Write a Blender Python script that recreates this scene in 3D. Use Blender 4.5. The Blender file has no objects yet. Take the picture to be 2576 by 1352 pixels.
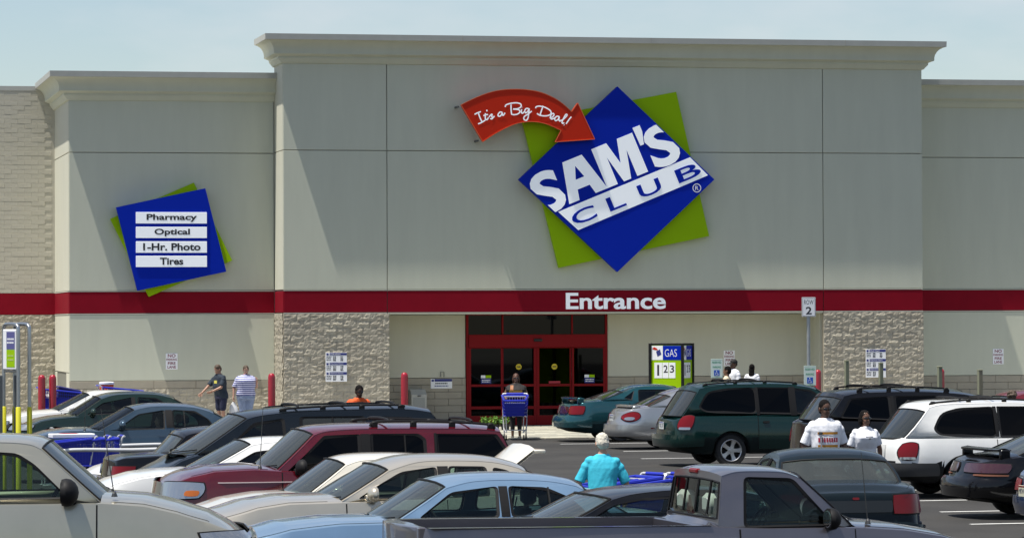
import bpy, bmesh, math, random
from mathutils import Vector, Matrix, geometry, noise
random.seed(7)
SC = bpy.context.scene
COL = SC.collection
PI = math.pi
R = math.radians

# ------------------------------------------------------------------ camera, sky, sun, exposure
cam_d = bpy.data.cameras.new('camera'); cam = bpy.data.objects.new('camera', cam_d); COL.objects.link(cam)
cam_d.sensor_width = 36; cam_d.lens = 36 * 9200 / 2576; cam_d.clip_end = 6000; cam_d.clip_start = .5
_th, _pi, _ro = math.atan(1900 / 9200), math.atan(139 / 9200), .0041
_f = Vector((math.sin(_th) * math.cos(_pi), math.cos(_th) * math.cos(_pi), math.sin(_pi)))
_r = Vector((math.cos(_th), -math.sin(_th), 0)); _u = _r.cross(_f)
_u2 = _u * math.cos(_ro) + _r * math.sin(_ro); _r2 = _r * math.cos(_ro) - _u * math.sin(_ro)
cam.matrix_world = Matrix(((_r2.x, _u2.x, -_f.x, 0), (_r2.y, _u2.y, -_f.y, 0), (_r2.z, _u2.z, -_f.z, 2.95), (0, 0, 0, 1)))
SC.camera = cam
SUN = Vector((.32, .088, -1)).normalized()
SUN_EL = math.asin(-SUN.z); SUN_AZ = math.atan2(-SUN.x, -SUN.y)
w = bpy.data.worlds.new('World'); SC.world = w; w.use_nodes = True
_n = w.node_tree.nodes; _l = w.node_tree.links
sky = _n.new('ShaderNodeTexSky'); sky.sky_type = 'NISHITA'; sky.sun_disc = False
sky.sun_elevation = SUN_EL; sky.sun_rotation = SUN_AZ
sky.air_density = 1.0; sky.dust_density = .35; sky.ozone_density = 2.0; sky.altitude = 0
_bg = _n['Background']; _bg.inputs['Strength'].default_value = .086
# thin high cloud: a soft whitening that drifts across the whole dome
_tc = _n.new('ShaderNodeTexCoord'); _mp = _n.new('ShaderNodeMapping'); _mp.inputs['Scale'].default_value = (5, 5, 14)
_nz = _n.new('ShaderNodeTexNoise'); _nz.inputs['Scale'].default_value = 1.6; _nz.inputs['Detail'].default_value = 5; _nz.inputs['Roughness'].default_value = .55
_rp = _n.new('ShaderNodeMapRange'); _rp.inputs[1].default_value = .42; _rp.inputs[2].default_value = .72; _rp.inputs[3].default_value = .06; _rp.inputs[4].default_value = .5
_mx = _n.new('ShaderNodeMix'); _mx.data_type = 'RGBA'; _mx.inputs[7].default_value = (7.6, 7.4, 7.5, 1)
_l.new(_tc.outputs['Generated'], _mp.inputs['Vector']); _l.new(_mp.outputs['Vector'], _nz.inputs['Vector'])
_l.new(_nz.outputs['Fac'], _rp.inputs[0]); _l.new(_rp.outputs[0], _mx.inputs[0])
_l.new(sky.outputs['Color'], _mx.inputs[6]); _l.new(_mx.outputs[2], _bg.inputs['Color'])
sun_d = bpy.data.lights.new('sun', 'SUN'); sun_d.energy = 4.9; sun_d.angle = R(.55); sun_d.color = (1, .95, .86)
sun = bpy.data.objects.new('sun', sun_d); COL.objects.link(sun)
sun.rotation_euler = SUN.to_track_quat('-Z', 'Y').to_euler(); sun.location = (0, 40, 60)
SC.view_settings.view_transform = 'Standard'; SC.view_settings.look = 'None'
SC.view_settings.exposure = .42; SC.view_settings.gamma = 1
SC.view_settings.use_curve_mapping = False
SC.render.engine = 'CYCLES'
SC.cycles.max_bounces = 8; SC.cycles.transparent_max_bounces = 24; SC.cycles.caustics_reflective = False; SC.cycles.caustics_refractive = False
SC.cycles.use_denoising = True

# ------------------------------------------------------------------ materials
MATS = {}
def mat(name, col, rough=.6, metal=0, coat=0, var=0, vscale=3, bump=0, bscale=60, spec=.5, emit=0, coat_rough=.05, stretch=None):
    if name in MATS: return MATS[name]
    m = bpy.data.materials.new(name); m.use_nodes = True
    nt = m.node_tree; b = nt.nodes['Principled BSDF']
    b.inputs['Base Color'].default_value = (*col, 1); b.inputs['Roughness'].default_value = rough
    b.inputs['Metallic'].default_value = metal; b.inputs['Specular IOR Level'].default_value = spec
    if emit: b.inputs['Emission Color'].default_value = (.80, .90, 1, 1); b.inputs['Emission Strength'].default_value = emit
    if coat: b.inputs['Coat Weight'].default_value = coat; b.inputs['Coat Roughness'].default_value = coat_rough
    if var or bump:
        tc = nt.nodes.new('ShaderNodeTexCoord'); vec = tc.outputs['Object']
        if stretch:
            mp = nt.nodes.new('ShaderNodeMapping'); mp.inputs['Scale'].default_value = stretch
            nt.links.new(vec, mp.inputs['Vector']); vec = mp.outputs['Vector']
    if var:
        n = nt.nodes.new('ShaderNodeTexNoise'); n.inputs['Scale'].default_value = vscale; n.inputs['Detail'].default_value = 6; n.inputs['Roughness'].default_value = .6
        nt.links.new(vec, n.inputs['Vector'])
        mr = nt.nodes.new('ShaderNodeMapRange'); mr.inputs[1].default_value = .3; mr.inputs[2].default_value = .7
        mr.inputs[3].default_value = 1 - var; mr.inputs[4].default_value = 1 + var
        nt.links.new(n.outputs['Fac'], mr.inputs[0])
        mx = nt.nodes.new('ShaderNodeVectorMath'); mx.operation = 'SCALE'; mx.inputs[0].default_value = col
        nt.links.new(mr.outputs[0], mx.inputs['Scale']); nt.links.new(mx.outputs[0], b.inputs['Base Color'])
    if bump:
        n2 = nt.nodes.new('ShaderNodeTexNoise'); n2.inputs['Scale'].default_value = bscale; n2.inputs['Detail'].default_value = 4
        nt.links.new(vec, n2.inputs['Vector'])
        bp = nt.nodes.new('ShaderNodeBump'); bp.inputs['Strength'].default_value = bump; bp.inputs['Distance'].default_value = .01
        nt.links.new(n2.outputs['Fac'], bp.inputs['Height']); nt.links.new(bp.outputs[0], b.inputs['Normal'])
    MATS[name] = m
    return m
def paint(name, col, metal=.35, rough=.32, coat=1.0, spec=.35):
    return mat(name, col, rough, metal, coat, .05, 2.5, spec=spec, coat_rough=.06)
def glass(name, tint, refl=1.0, sheen=0):
    if name in MATS: return MATS[name]
    m = bpy.data.materials.new(name); m.use_nodes = True
    nt = m.node_tree; nt.nodes.clear()
    o = nt.nodes.new('ShaderNodeOutputMaterial'); mx = nt.nodes.new('ShaderNodeMixShader')
    t = nt.nodes.new('ShaderNodeBsdfTransparent'); t.inputs['Color'].default_value = (*tint, 1)
    g = nt.nodes.new('ShaderNodeBsdfGlossy'); g.inputs['Roughness'].default_value = .02; g.inputs['Color'].default_value = (.95, .97, 1, 1)
    fr = nt.nodes.new('ShaderNodeFresnel'); fr.inputs['IOR'].default_value = 1.5
    ml = nt.nodes.new('ShaderNodeMath'); ml.operation = 'MULTIPLY'; ml.inputs[1].default_value = refl
    nt.links.new(fr.outputs[0], ml.inputs[0]); nt.links.new(ml.outputs[0], mx.inputs[0])
    if sheen:                                                # pale sheen painted into the glass in place of bright reflections
        df = nt.nodes.new('ShaderNodeBsdfDiffuse'); df.inputs['Color'].default_value = (.50, .56, .52, 1); m2 = nt.nodes.new('ShaderNodeMixShader'); m2.inputs[0].default_value = sheen
        nt.links.new(t.outputs[0], m2.inputs[1]); nt.links.new(df.outputs[0], m2.inputs[2]); t = m2
    nt.links.new(t.outputs[0], mx.inputs[1]); nt.links.new(g.outputs[0], mx.inputs[2]); nt.links.new(mx.outputs[0], o.inputs['Surface'])
    MATS[name] = m
    return m

# ------------------------------------------------------------------ mesh builder and object helpers
class MB:
    def __init__(s): s.v = []; s.f = []; s.m = []
    def add(s, vs, fs, mi=0):
        o = len(s.v); s.v += [tuple(v) for v in vs]; s.f += [tuple(i + o for i in f) for f in fs]; s.m += [mi] * len(fs); return s
    def box(s, x0, x1, y0, y1, z0, z1, mi=0):
        return s.add([(x0, y0, z0), (x1, y0, z0), (x1, y1, z0), (x0, y1, z0), (x0, y0, z1), (x1, y0, z1), (x1, y1, z1), (x0, y1, z1)],
                     [(0, 3, 2, 1), (4, 5, 6, 7), (0, 1, 5, 4), (1, 2, 6, 5), (2, 3, 7, 6), (3, 0, 4, 7)], mi)
    def bbox(s, x0, x1, y0, y1, z0, z1, b=.02, mi=0):       # box with chamfered edges along every side
        import itertools
        vs = []; idx = {}
        for sx, sy, sz in itertools.product((0, 1), repeat=3):
            X = (x0, x1)[sx]; Y = (y0, y1)[sy]; Z = (z0, z1)[sz]; dx = b if sx == 0 else -b; dy = b if sy == 0 else -b; dz = b if sz == 0 else -b
            for a, p in (('x', (X, Y + dy, Z + dz)), ('y', (X + dx, Y, Z + dz)), ('z', (X + dx, Y + dy, Z))):
                idx[(sx, sy, sz, a)] = len(vs); vs.append(p)
        I = lambda a, b_, c, k: idx[(a, b_, c, k)]
        fs = []
        for q in (0, 1):
            fs.append(tuple(I(q, *c, 'x') for c in ((0, 0), (1, 0), (1, 1), (0, 1))))
            fs.append(tuple(I(c[0], q, c[1], 'y') for c in ((0, 0), (1, 0), (1, 1), (0, 1))))
            fs.append(tuple(I(c[0], c[1], q, 'z') for c in ((0, 0), (1, 0), (1, 1), (0, 1))))
        for p in (0, 1):
            for q in (0, 1):
                fs.append((I(0, p, q, 'y'), I(1, p, q, 'y'), I(1, p, q, 'z'), I(0, p, q, 'z')))
                fs.append((I(p, 0, q, 'x'), I(p, 1, q, 'x'), I(p, 1, q, 'z'), I(p, 0, q, 'z')))
                fs.append((I(p, q, 0, 'x'), I(p, q, 1, 'x'), I(p, q, 1, 'y'), I(p, q, 0, 'y')))
                for r_ in (0, 1): fs.append((I(p, q, r_, 'x'), I(p, q, r_, 'y'), I(p, q, r_, 'z')))
        return s.add(vs, fs, mi)
    def tube(s, pts, r, n=6, cap=True, mi=0, r2=None):
        pts = [Vector(p) for p in pts]; rings = []; up = None
        for i, p in enumerate(pts):
            t = ((pts[min(i + 1, len(pts) - 1)] - pts[max(i - 1, 0)])).normalized()
            if up is None: up = t.orthogonal().normalized()
            up = (up - t * up.dot(t)); up = up.normalized() if up.length > 1e-6 else t.orthogonal().normalized()
            b = t.cross(up); rr = r if r2 is None else r + (r2 - r) * i / (len(pts) - 1)
            rings.append([p + (up * math.cos(2 * PI * k / n) + b * math.sin(2 * PI * k / n)) * rr for k in range(n)])
        vs = [v for rg in rings for v in rg]
        fs = [(i * n + k, i * n + (k + 1) % n, (i + 1) * n + (k + 1) % n, (i + 1) * n + k) for i in range(len(pts) - 1) for k in range(n)]
        if cap: fs += [tuple(range(n - 1, -1, -1)), tuple((len(pts) - 1) * n + k for k in range(n))]
        return s.add(vs, fs, mi)
    def lathe(s, prof, n=24, axis='z', o=(0, 0, 0), mi=0, cap=True):
        vs = []; fs = []
        for r_, h in prof:
            for k in range(n):
                a = 2 * PI * k / n; c, d = r_ * math.cos(a), r_ * math.sin(a)
                p = (c, d, h) if axis == 'z' else ((c, h, d) if axis == 'y' else (h, c, d))
                vs.append((p[0] + o[0], p[1] + o[1], p[2] + o[2]))
        for i in range(len(prof) - 1):
            for k in range(n): fs.append((i * n + k, i * n + (k + 1) % n, (i + 1) * n + (k + 1) % n, (i + 1) * n + k))
        if cap: fs += [tuple(range(n)), tuple((len(prof) - 1) * n + k for k in range(n))]
        return s.add(vs, fs, mi)
    def grid(s, P, mi=0, flip=False, skip=None, mfn=None):  # P[i][j] points
        o = len(s.v); n, m = len(P), len(P[0])
        s.v += [tuple(p) for row in P for p in row]
        for i in range(n - 1):
            for j in range(m - 1):
                if skip and skip(i, j): continue
                q = (o + i * m + j, o + i * m + j + 1, o + (i + 1) * m + j + 1, o + (i + 1) * m + j)
                s.f.append(q[::-1] if flip else q); s.m.append(mfn(i, j) if mfn else mi)
        return s
    def ell(s, c, rx, ry, rz, n=12, m=8, mi=0, M=None):
        vs = []; fs = []
        for i in range(m + 1):
            a = PI * i / m
            for k in range(n):
                b = 2 * PI * k / n; v = Vector((rx * math.sin(a) * math.cos(b), ry * math.sin(a) * math.sin(b), rz * math.cos(a)))
                if M: v = M @ v
                vs.append(v + Vector(c))
        for i in range(m):
            for k in range(n): fs.append((i * n + k, i * n + (k + 1) % n, (i + 1) * n + (k + 1) % n, (i + 1) * n + k))
        return s.add(vs, fs, mi)
    def prism(s, poly, fn, h0, h1, mi=0, side_mi=None, holes=()):   # poly in 2-D, fn(a,b,h) -> 3-D point
        loops = [poly] + list(holes)
        tri = geometry.tessellate_polygon([[Vector((a, b, 0)) for a, b in lp] for lp in loops])
        flat = [p for lp in loops for p in lp]; n = len(flat)
        s.add([fn(a, b, h1) for a, b in flat] + [fn(a, b, h0) for a, b in flat], [tuple(t) for t in tri] + [tuple(i + n for i in t[::-1]) for t in tri], mi)
        base = len(s.v) - 2 * n; k = 0
        for lp in loops:
            for i in range(len(lp)):
                a, b = base + k + i, base + k + (i + 1) % len(lp)
                s.f.append((a, b, b + n, a + n)); s.m.append(mi if side_mi is None else side_mi)
            k += len(lp)
        return s
    def mesh(s, name, mats, smooth=None, fix=True):
        me = bpy.data.meshes.new(name); me.from_pydata(s.v, [], s.f)
        for m_ in (mats if isinstance(mats, (list, tuple)) else [mats]): me.materials.append(m_)
        if len(me.polygons): me.polygons.foreach_set('material_index', s.m)
        if fix:
            bm = bmesh.new(); bm.from_mesh(me); bmesh.ops.remove_doubles(bm, verts=bm.verts, dist=1e-5)
            bmesh.ops.dissolve_degenerate(bm, edges=bm.edges, dist=1e-6)
            bmesh.ops.recalc_face_normals(bm, faces=bm.faces); bm.to_mesh(me); bm.free()
        if smooth is not None:
            me.polygons.foreach_set('use_smooth', [True] * len(me.polygons)); me.set_sharp_from_angle(angle=R(smooth))
        me.update(); return me
    def build(s, name, mats, parent=None, smooth=None, loc=None, fix=True):
        return link(name, s.mesh(name, mats, smooth, fix), parent, loc)
def link(name, me, parent=None, loc=None, rot=None):
    o = bpy.data.objects.new(name, me); COL.objects.link(o)
    if parent: o.parent = parent
    if loc: o.location = loc
    if rot: o.rotation_euler = rot
    return o
def tag(o, label=None, cat=None, group=None, kind=None):
    if label: o['label'] = label
    if cat: o['category'] = cat
    if group: o['group'] = group
    if kind: o['kind'] = kind
    return o
def thing(name, label, cat, loc=(0, 0, 0), rz=0, group=None):
    o = bpy.data.objects.new(name, None); COL.objects.link(o); o.location = loc; o.rotation_euler = (0, 0, rz); o.empty_display_size = .2
    return tag(o, label, cat, group)
def dup(root, loc=None, rz=None, label=None, parent=None):
    c = root.copy(); COL.objects.link(c)
    if parent: c.parent = parent
    if loc: c.location = loc
    if rz is not None: c.rotation_euler = (0, 0, rz)
    if label: c['label'] = label
    for ch in list(root.children): dup(ch, parent=c)
    return c
# words as meshes: flat lettering standing in the plane x,z and facing -y, fitted to a box
def text_mesh(s, x0, x1, z0, z1, y0, thick, m, bold=0.0, fit=True, space=1.0, M=None):
    cu = bpy.data.curves.new('lettering', 'FONT'); cu.body = s; cu.size = 1; cu.offset = bold; cu.space_character = space; cu.resolution_u = 4
    ob = bpy.data.objects.new('lettering', cu); COL.objects.link(ob)
    bpy.context.view_layer.update()
    me = bpy.data.meshes.new_from_object(ob.evaluated_get(bpy.context.evaluated_depsgraph_get()))
    bpy.data.objects.remove(ob); bpy.data.curves.remove(cu)
    vs = [v.co.copy() for v in me.vertices]
    a0, a1 = min(v.x for v in vs), max(v.x for v in vs); b0, b1 = min(v.y for v in vs), max(v.y for v in vs)
    sx = (x1 - x0) / (a1 - a0); sz = (z1 - z0) / (b1 - b0)
    if not fit: sx = sz; x0 = (x0 + x1) / 2 - (a1 - a0) * sx / 2
    bm = bmesh.new(); bm.from_mesh(me)
    for v in bm.verts: v.co = Vector((x0 + (v.co.x - a0) * sx, y0, z0 + (v.co.y - b0) * sz))
    bmesh.ops.remove_doubles(bm, verts=bm.verts, dist=1e-5)
    if thick:
        r_ = bmesh.ops.extrude_face_region(bm, geom=bm.faces[:])
        bmesh.ops.translate(bm, verts=[g for g in r_['geom'] if isinstance(g, bmesh.types.BMVert)], vec=(0, -thick, 0))
    if M: bmesh.ops.transform(bm, matrix=M, verts=bm.verts)
    bmesh.ops.recalc_face_normals(bm, faces=bm.faces)
    bm.to_mesh(me); bm.free(); me.materials.clear(); me.materials.append(m); me.polygons.foreach_set('use_smooth', [False] * len(me.polygons)); return me
def lettering(s, x0, x1, z0, z1, y0, m, parent, thick=.008, bold=0.0, fit=True, space=1.0, M=None, name='lettering'):
    return link(name, text_mesh(s, x0, x1, z0, z1, y0, thick, m, bold, fit, space, M), parent)
def spline(pts, n=6):                                       # Catmull-Rom through points
    P = [Vector(p) for p in pts]; out = []
    for i in range(len(P) - 1):
        p0 = P[max(i - 1, 0)]; p1 = P[i]; p2 = P[i + 1]; p3 = P[min(i + 2, len(P) - 1)]
        for k in range(n):
            t = k / n
            out.append(.5 * ((2 * p1) + (p2 - p0) * t + (2 * p0 - 5 * p1 + 4 * p2 - p3) * t * t + (3 * p1 - p0 - 3 * p2 + p3) * t ** 3))
    out.append(P[-1]); return out
# ------------------------------------------------------------------ ground
D = 102.3                                                   # the store front stands 102 m away
m_asph = mat('asphalt', (.027, .0255, .0235), .9, var=.38, vscale=.55, bump=.5, bscale=90)
m_line = mat('road_paint', (.72, .72, .70), .7, var=.12, vscale=5)
m_conc = mat('concrete', (.46, .45, .41), .85, var=.1, vscale=2, bump=.3, bscale=40)
MB().add([(-900, -300, 0), (900, -300, 0), (900, 1500, 0), (-900, 1500, 0)], [(0, 1, 2, 3)]).build('ground', mat('earth', (.2, .2, .17), .95, var=.2, vscale=.05), loc=(0, 0, -.02))['kind'] = 'structure'
MB().add([(-70, -60, 0), (110, -60, 0), (110, 112, 0), (-70, 112, 0)], [(0, 1, 2, 3)]).build('parking_lot', m_asph)['kind'] = 'structure'
def kerbed(name, x0, x1, y0, y1):
    b = MB().bbox(x0, x1, y0 + .16, y1, 0, .15, .004); o = b.build(name, m_conc); o['kind'] = 'structure'
    k = MB()
    x = x0
    while x < x1 - .1:
        e = min(x + 3, x1); MB().bbox(x + .006, e - .006, y0, y0 + .154, 0, .156, .02).build('kerb_stone', mat('kerb', (.42, .41, .38), .85, var=.12, vscale=3), o); x = e
kerbed('sidewalk', -16, 18.6, 99.4, D + 6.7)
kerbed('sidewalk', 26.2, 60, 99.4, D + 1.7)
# pale paved crossing in front of the doors, laid in small setts
m_pav = [mat('paver_%s' % n, c, .85, var=.12, vscale=8, bump=.3) for n, c in (('buff', (.34, .325, .26)), ('pale', (.42, .405, .33)), ('grey', (.27, .262, .22)))]
cw = MB().box(18.7, 26.1, 92.2, D + 1.45, -.03, .004).build('crossing', mat('paver_bed', (.3, .28, .24), .9)); cw['kind'] = 'structure'
setts = MB(); rw = 0; y = 92.2
while y < D + 1.4:
    x = 18.7 - (rw % 2) * .3
    while x < 26.1:
        a, b = max(x, 18.7) + .02, min(x + .6, 26.1) - .02
        if b > a: setts.bbox(a, b, y + .02, y + .46, .004, .03, .012, random.randrange(3))
        x += .6
    y += .48; rw += 1
setts.build('paver', m_pav, cw)['kind'] = 'stuff'
# painted stall lines
STALL = []
def stall_line(x, y, ln, ang, wd=.11):
    o = MB().add([(0, -wd / 2, 0), (ln, -wd / 2, 0), (ln, wd / 2, 0), (0, wd / 2, 0)], [(0, 1, 2, 3)]).build('stall_line', m_line, loc=(x, y, .005)); o.rotation_euler.z = ang
    o['kind'] = 'structure'

# ------------------------------------------------------------------ the store
m_stuc = mat('stucco', (.575, .59, .48), .9, var=.035, vscale=2.2, bump=.35, bscale=120, stretch=(1, 1, .16))
m_stuc2 = mat('stucco_warm', (.57, .565, .465), .9, var=.035, vscale=2.2, bump=.35, bscale=120, stretch=(1, 1, .16))
m_red = mat('band_red', (.22, .001, .012), .7, spec=.15, var=.06, vscale=2, bump=.15, bscale=120)
m_joint = mat('joint_shadow_gap', (.42, .40, .35), .95)
m_cop = mat('coping_metal', (.46, .46, .42), .5, .15, var=.05)
m_trim = mat('cream_bead', (.62, .6, .52), .8)
m_stone = [mat('split_face_%d' % i, c, .95, var=.12, vscale=6, bump=.4, bscale=50) for i, c in enumerate(((.40, .365, .29), (.375, .34, .268), (.42, .385, .305)))]
m_mort = mat('mortar', (.43, .385, .30), .95)
m_base = mat('smooth_block', (.37, .335, .265), .9, var=.07, vscale=3, bump=.3, bscale=60)
m_brk = [mat('painted_brick_%d' % i, c, .9, var=.06, vscale=4, bump=.3, bscale=60) for i, c in enumerate(((.50, .475, .395), (.495, .47, .388), (.508, .482, .40)))]
store = thing('warehouse_store', 'big beige warehouse store with red band, stepped cornices and stone pillars at its entrance', 'store', (24, D, 0))
SO = Vector(store.location)
def st(mb, name, m, smooth=None, parent=None):              # a part of the store, given in world coordinates
    o = mb.build(name, m, parent or store, smooth)
    if not parent: o.location = -SO
    return o
# solid cores behind the panels
core = MB(); core.box(14.6, 33.34, D + 1.6, D + 1.78, 0, 11.0); core.box(14.6, 33.34, D + 1.78, D + 26, 0, 9.6); core.box(14.6, 33.34, D + .06, D + 1.6, 3.34, 11.0)
core.box(14.6, 17.5, D + .06, D + 1.6, 0, 3.34); core.box(30.43, 33.34, D + .06, D + 1.6, 0, 3.34)
core.box(8.72, 14.59, D + 1.81, D + 26, 0, 10.0); core.box(33.35, 62, D + 1.81, D + 26, 0, 10.0); core.box(-45, 8.71, D + 6.81, D + 26, 0, 9.9)
st(core, 'wall_core', m_joint)
def panel(x0, x1, z0, z1, y, m, name='wall_panel', t=.055, g=.011):
    return st(MB().bbox(x0 + g, x1 - g, y, y + t, z0 + g, z1 - g, .006), name, m)
def rpanel(x, y0, y1, z0, z1, m, name='wall_panel', t=.055, g=.011):   # panel on a return that faces -x
    return st(MB().bbox(x, x + t, y0 + g, y1 - g, z0 + g, z1 - g, .006), name, m)
XL, X1, X2, XR = 14.544, 17.515, 30.375, 33.40
for a, b in ((XL, X1), (X1, X2), (X2, XR)):
    panel(a, b, 3.945, 7.885, D, m_stuc); panel(a, b, 7.885, 11.0, D, m_stuc)
    panel(a, b, 3.30, 3.92, D - .004, m_red, 'red_band')
    st(MB().box(a + .01, b - .01, D - .012, D + .05, 3.922, 3.943), 'cream_bead', m_trim); st(MB().box(a + .01, b - .01, D - .012, D + .05, 3.277, 3.298), 'cream_bead', m_trim)
rpanel(XL - .001, D + .06, D + 1.75, 3.945, 7.885, m_stuc2); rpanel(XL - .001, D + .06, D + 1.75, 7.885, 11.0, m_stuc2); rpanel(XL - .005, D + .06, D + 1.75, 3.3, 3.92, m_red, 'red_band')
st(MB().box(XR - .05, XR, D + .06, D + 1.75, 0, 11.0), 'wall_panel', m_stuc)
st(MB().box(X1 + .02, X2 - .02, D + .02, D + 1.52, 3.24, 3.276), 'soffit', m_stuc)
# recess: stucco over smooth block, with the jamb on its right
panel(X1 + .03, 20.06, 1.41, 3.24, D + 1.5, m_stuc2); panel(24.26, X2 - .02, 1.41, 3.24, D + 1.5, m_stuc2)
st(MB().box(X2 - .03, X2 + .04, D + .3, D + 1.5, 0, 3.24), 'wall_panel', m_stuc2)
def smooth_blocks(x0, x1, z0, z1, y, rows, lw=.4, t=.06, name='smooth_block'):
    h = (z1 - z0) / rows
    for i in range(rows):
        x = x0 - (i % 2) * lw / 2
        while x < x1 - .02:
            a, b = max(x, x0), min(x + lw, x1)
            if b - a > .05: panel(a, b, z0 + i * h, z0 + i * h + h, y, m_base, name, t, .004)
            x += lw
smooth_blocks(X1 + .03, 20.06, 0.02, 1.41, D + 1.485, 7, .8); smooth_blocks(24.26, X2 - .03, .02, 1.41, D + 1.485, 7, .8)
# left block
YL = D + 1.75; XA = 8.667
for z0, z1 in ((3.945, 7.87), (7.87, 10.0)): panel(XA, XL - .01, z0, z1, YL, m_stuc)
panel(XA, XL - .01, 3.30, 3.92, YL - .004, m_red, 'red_band'); panel(XA, XL - .01, 1.385, 3.277, YL, m_stuc)
for z in (3.922, 3.277): st(MB().box(XA + .01, XL - .01, YL - .012, YL + .05, z, z + .021), 'cream_bead', m_trim)
smooth_blocks(XA, XL - .01, 1.16, 1.385, YL - .012, 1, 1.2)
for z0, z1 in ((3.945, 7.87), (7.87, 10.0)): rpanel(XA - .001, YL + .06, YL + 5, z0, z1, m_stuc2)
rpanel(XA - .005, YL + .06, YL + 5, 3.30, 3.92, m_red, 'red_band')
for z in (3.922, 3.277): st(MB().box(XA - .012, XA + .05, YL + .06, YL + 5, z, z + .021), 'cream_bead', m_trim)
rpanel(XA - .001, YL + .06, YL + 5, 1.62, 3.277, m_stuc2); rpanel(XA - .001, YL + .06, YL + 1.0, 0.1, 1.62, m_stuc2); rpanel(XA - .001, YL + 4.3, YL + 5, .1, 1.62, m_stuc2)
st(MB().box(XA + .02, XA + .05, YL + 1.0, YL + 4.3, .1, 1.62), 'service_door', mat('service_door_grey', (.2, .2, .17), .7))
# right block
panel(XR + .01, 39.6, 3.945, 7.86, YL, m_stuc); panel(39.6, 62, 3.945, 7.86, YL, m_stuc); panel(XR + .01, 39.6, 7.86, 10.0, YL, m_stuc); panel(39.6, 62, 7.86, 10.0, YL, m_stuc)
panel(XR + .01, 62, 3.30, 3.92, YL - .004, m_red, 'red_band'); panel(XR + .01, 39.6, 1.37, 3.277, YL, m_stuc); panel(39.6, 62, 1.37, 3.277, YL, m_stuc)
for z in (3.922, 3.277): st(MB().box(XR + .01, 62, YL - .012, YL + .05, z, z + .021), 'cream_bead', m_trim)
smooth_blocks(XR + .01, 38.4, .15, 1.37, YL - .012, 6, .8)
panel(38.4, 62, .15, 1.37, YL - .012, m_base)
# cornices: the moulding swept round three sides with mitred corners, metal coping on top
PROF = [(0, -.80), (.05, -.78), (.06, -.76), (.145, -.66), (.15, -.60), (.27, -.555), (.29, -.54), (.29, -.46), (.305, -.38), (.35, -.29), (.41, -.225), (.49, -.18), (.545, -.165)]
COPE = [(.545, -.165), (.57, -.16), (.575, 0), (.0, .03), (-.3, .03)]
def sweep(path, prof, z):
    b = MB(); G = []
    for o, dz in prof:
        row = []
        for i, p in enumerate(path):
            nrm = []
            for j in (i - 1, i):
                if 0 <= j < len(path) - 1:
                    t = (Vector(path[j + 1]) - Vector(path[j])).normalized(); nrm.append(Vector((t.y, -t.x)))
            n = nrm[0] if len(nrm) == 1 else nrm[0] + nrm[1]
            row.append((p[0] + n.x * o, p[1] + n.y * o, z + dz))
        G.append(row)
    return b.grid(G)
for path, z in (([(XL, D + 1.8), (XL, D), (XR, D), (XR, D + 1.8)], 11.13), ([(XA, YL + 5.06), (XA, YL), (XL - .004, YL)], 10.145), ([(XR + .004, YL), (62, YL)], 10.145)):
    c = st(sweep(path, PROF, z), 'cornice', m_stuc, 35); st(sweep(path, COPE, z), 'coping', m_cop, 20, c)
for x in (19.6, 25.1, 30.9): st(MB().box(x, x + .012, D - .580, D - .5, 10.975, 11.134), 'coping_seam', m_joint)
# far left wall: painted brick above, split face stone below, thin metal coping
YF = D + 6.75
st(MB().box(-45, XA + .02, YF - .03, YF + .3, 9.93, 10.06), 'coping', m_cop); st(MB().box(-45, XA, YF - .02, YF + .02, 3.30, 3.92), 'red_band', m_red)
st(MB().box(-45, XA, YF - .012, YF + .02, 3.93, 9.93), 'wall_panel', m_brk[0])
bme = [MB().bbox(0, .388, -.008, .02, 0, .130, .004).mesh('painted_brick', m) for m in m_brk]
r_ = 0; z = 3.935
while z < 9.9:
    x = 6.6 - (r_ % 2) * .2
    while x < XA - .03:
        if x + .39 <= XA:
            o = link('painted_brick', random.choice(bme), store, Vector((x, YF - .012 - random.choice((0, .001, .003)), z)) - SO)
        x += .396
    z += .1355; r_ += 1
def split_face(seed, w=.396, h=.197, nx=8, nz=4):
    rnd = random.Random(seed); P = []
    for i in range(nx + 1):
        row = []
        for j in range(nz + 1):
            ed = i in (0, nx) or j in (0, nz)
            nv = noise.noise(Vector((w * i / nx * 7 + seed * 3.7, h * j / nz * 26, seed * 1.9)))
            d = .010 + .010 * rnd.random() + .008 * nv if ed else max(.006, .016 + .023 * nv + .009 * rnd.random())
            row.append((w * i / nx + (0 if ed else rnd.uniform(-.015, .015)), -d, h * j / nz + (0 if ed else rnd.uniform(-.012, .012))))
        P.append(row)
    b = MB().grid(P)
    b.add([(0, 0.05, 0), (w, .05, 0), (w, .05, h), (0, .05, h), (0, -.004, 0), (w, -.004, 0), (w, -.004, h), (0, -.004, h)], [(0, 1, 5, 4), (1, 2, 6, 5), (2, 3, 7, 6), (3, 0, 4, 7)])
    return b
sf_b = [split_face(i) for i in range(9)]; sf_m = [b.mesh('split_face_block', m_stone[i % 3]) for i, b in enumerate(sf_b)]
def stones(x0, x1, z0, z1, y):
    st(MB().box(x0, x1, y + .02, y + .06, z0, z1), 'mortar_bed', m_mort)
    n = round((x1 - x0) / .4); wd = (x1 - x0) / n; z = z1 - .2; r = 0
    while z > z0 - .2:
        for k in range(n + (r % 2)):
            a = x0 + (k - .5 * (r % 2)) * wd; sx = wd / .4; off = 0
            if a < x0 - .01: a = x0; sx /= 2
            elif a + wd > x1 + .01: sx /= 2
            fl = random.random() < .5
            o = link('split_face_block', random.choice(sf_m), store, Vector((a + .004, y + random.choice((0, 0, .006)), z)) - SO); o.scale = (sx, 1, 1)
        z -= .2; r += 1
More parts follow.
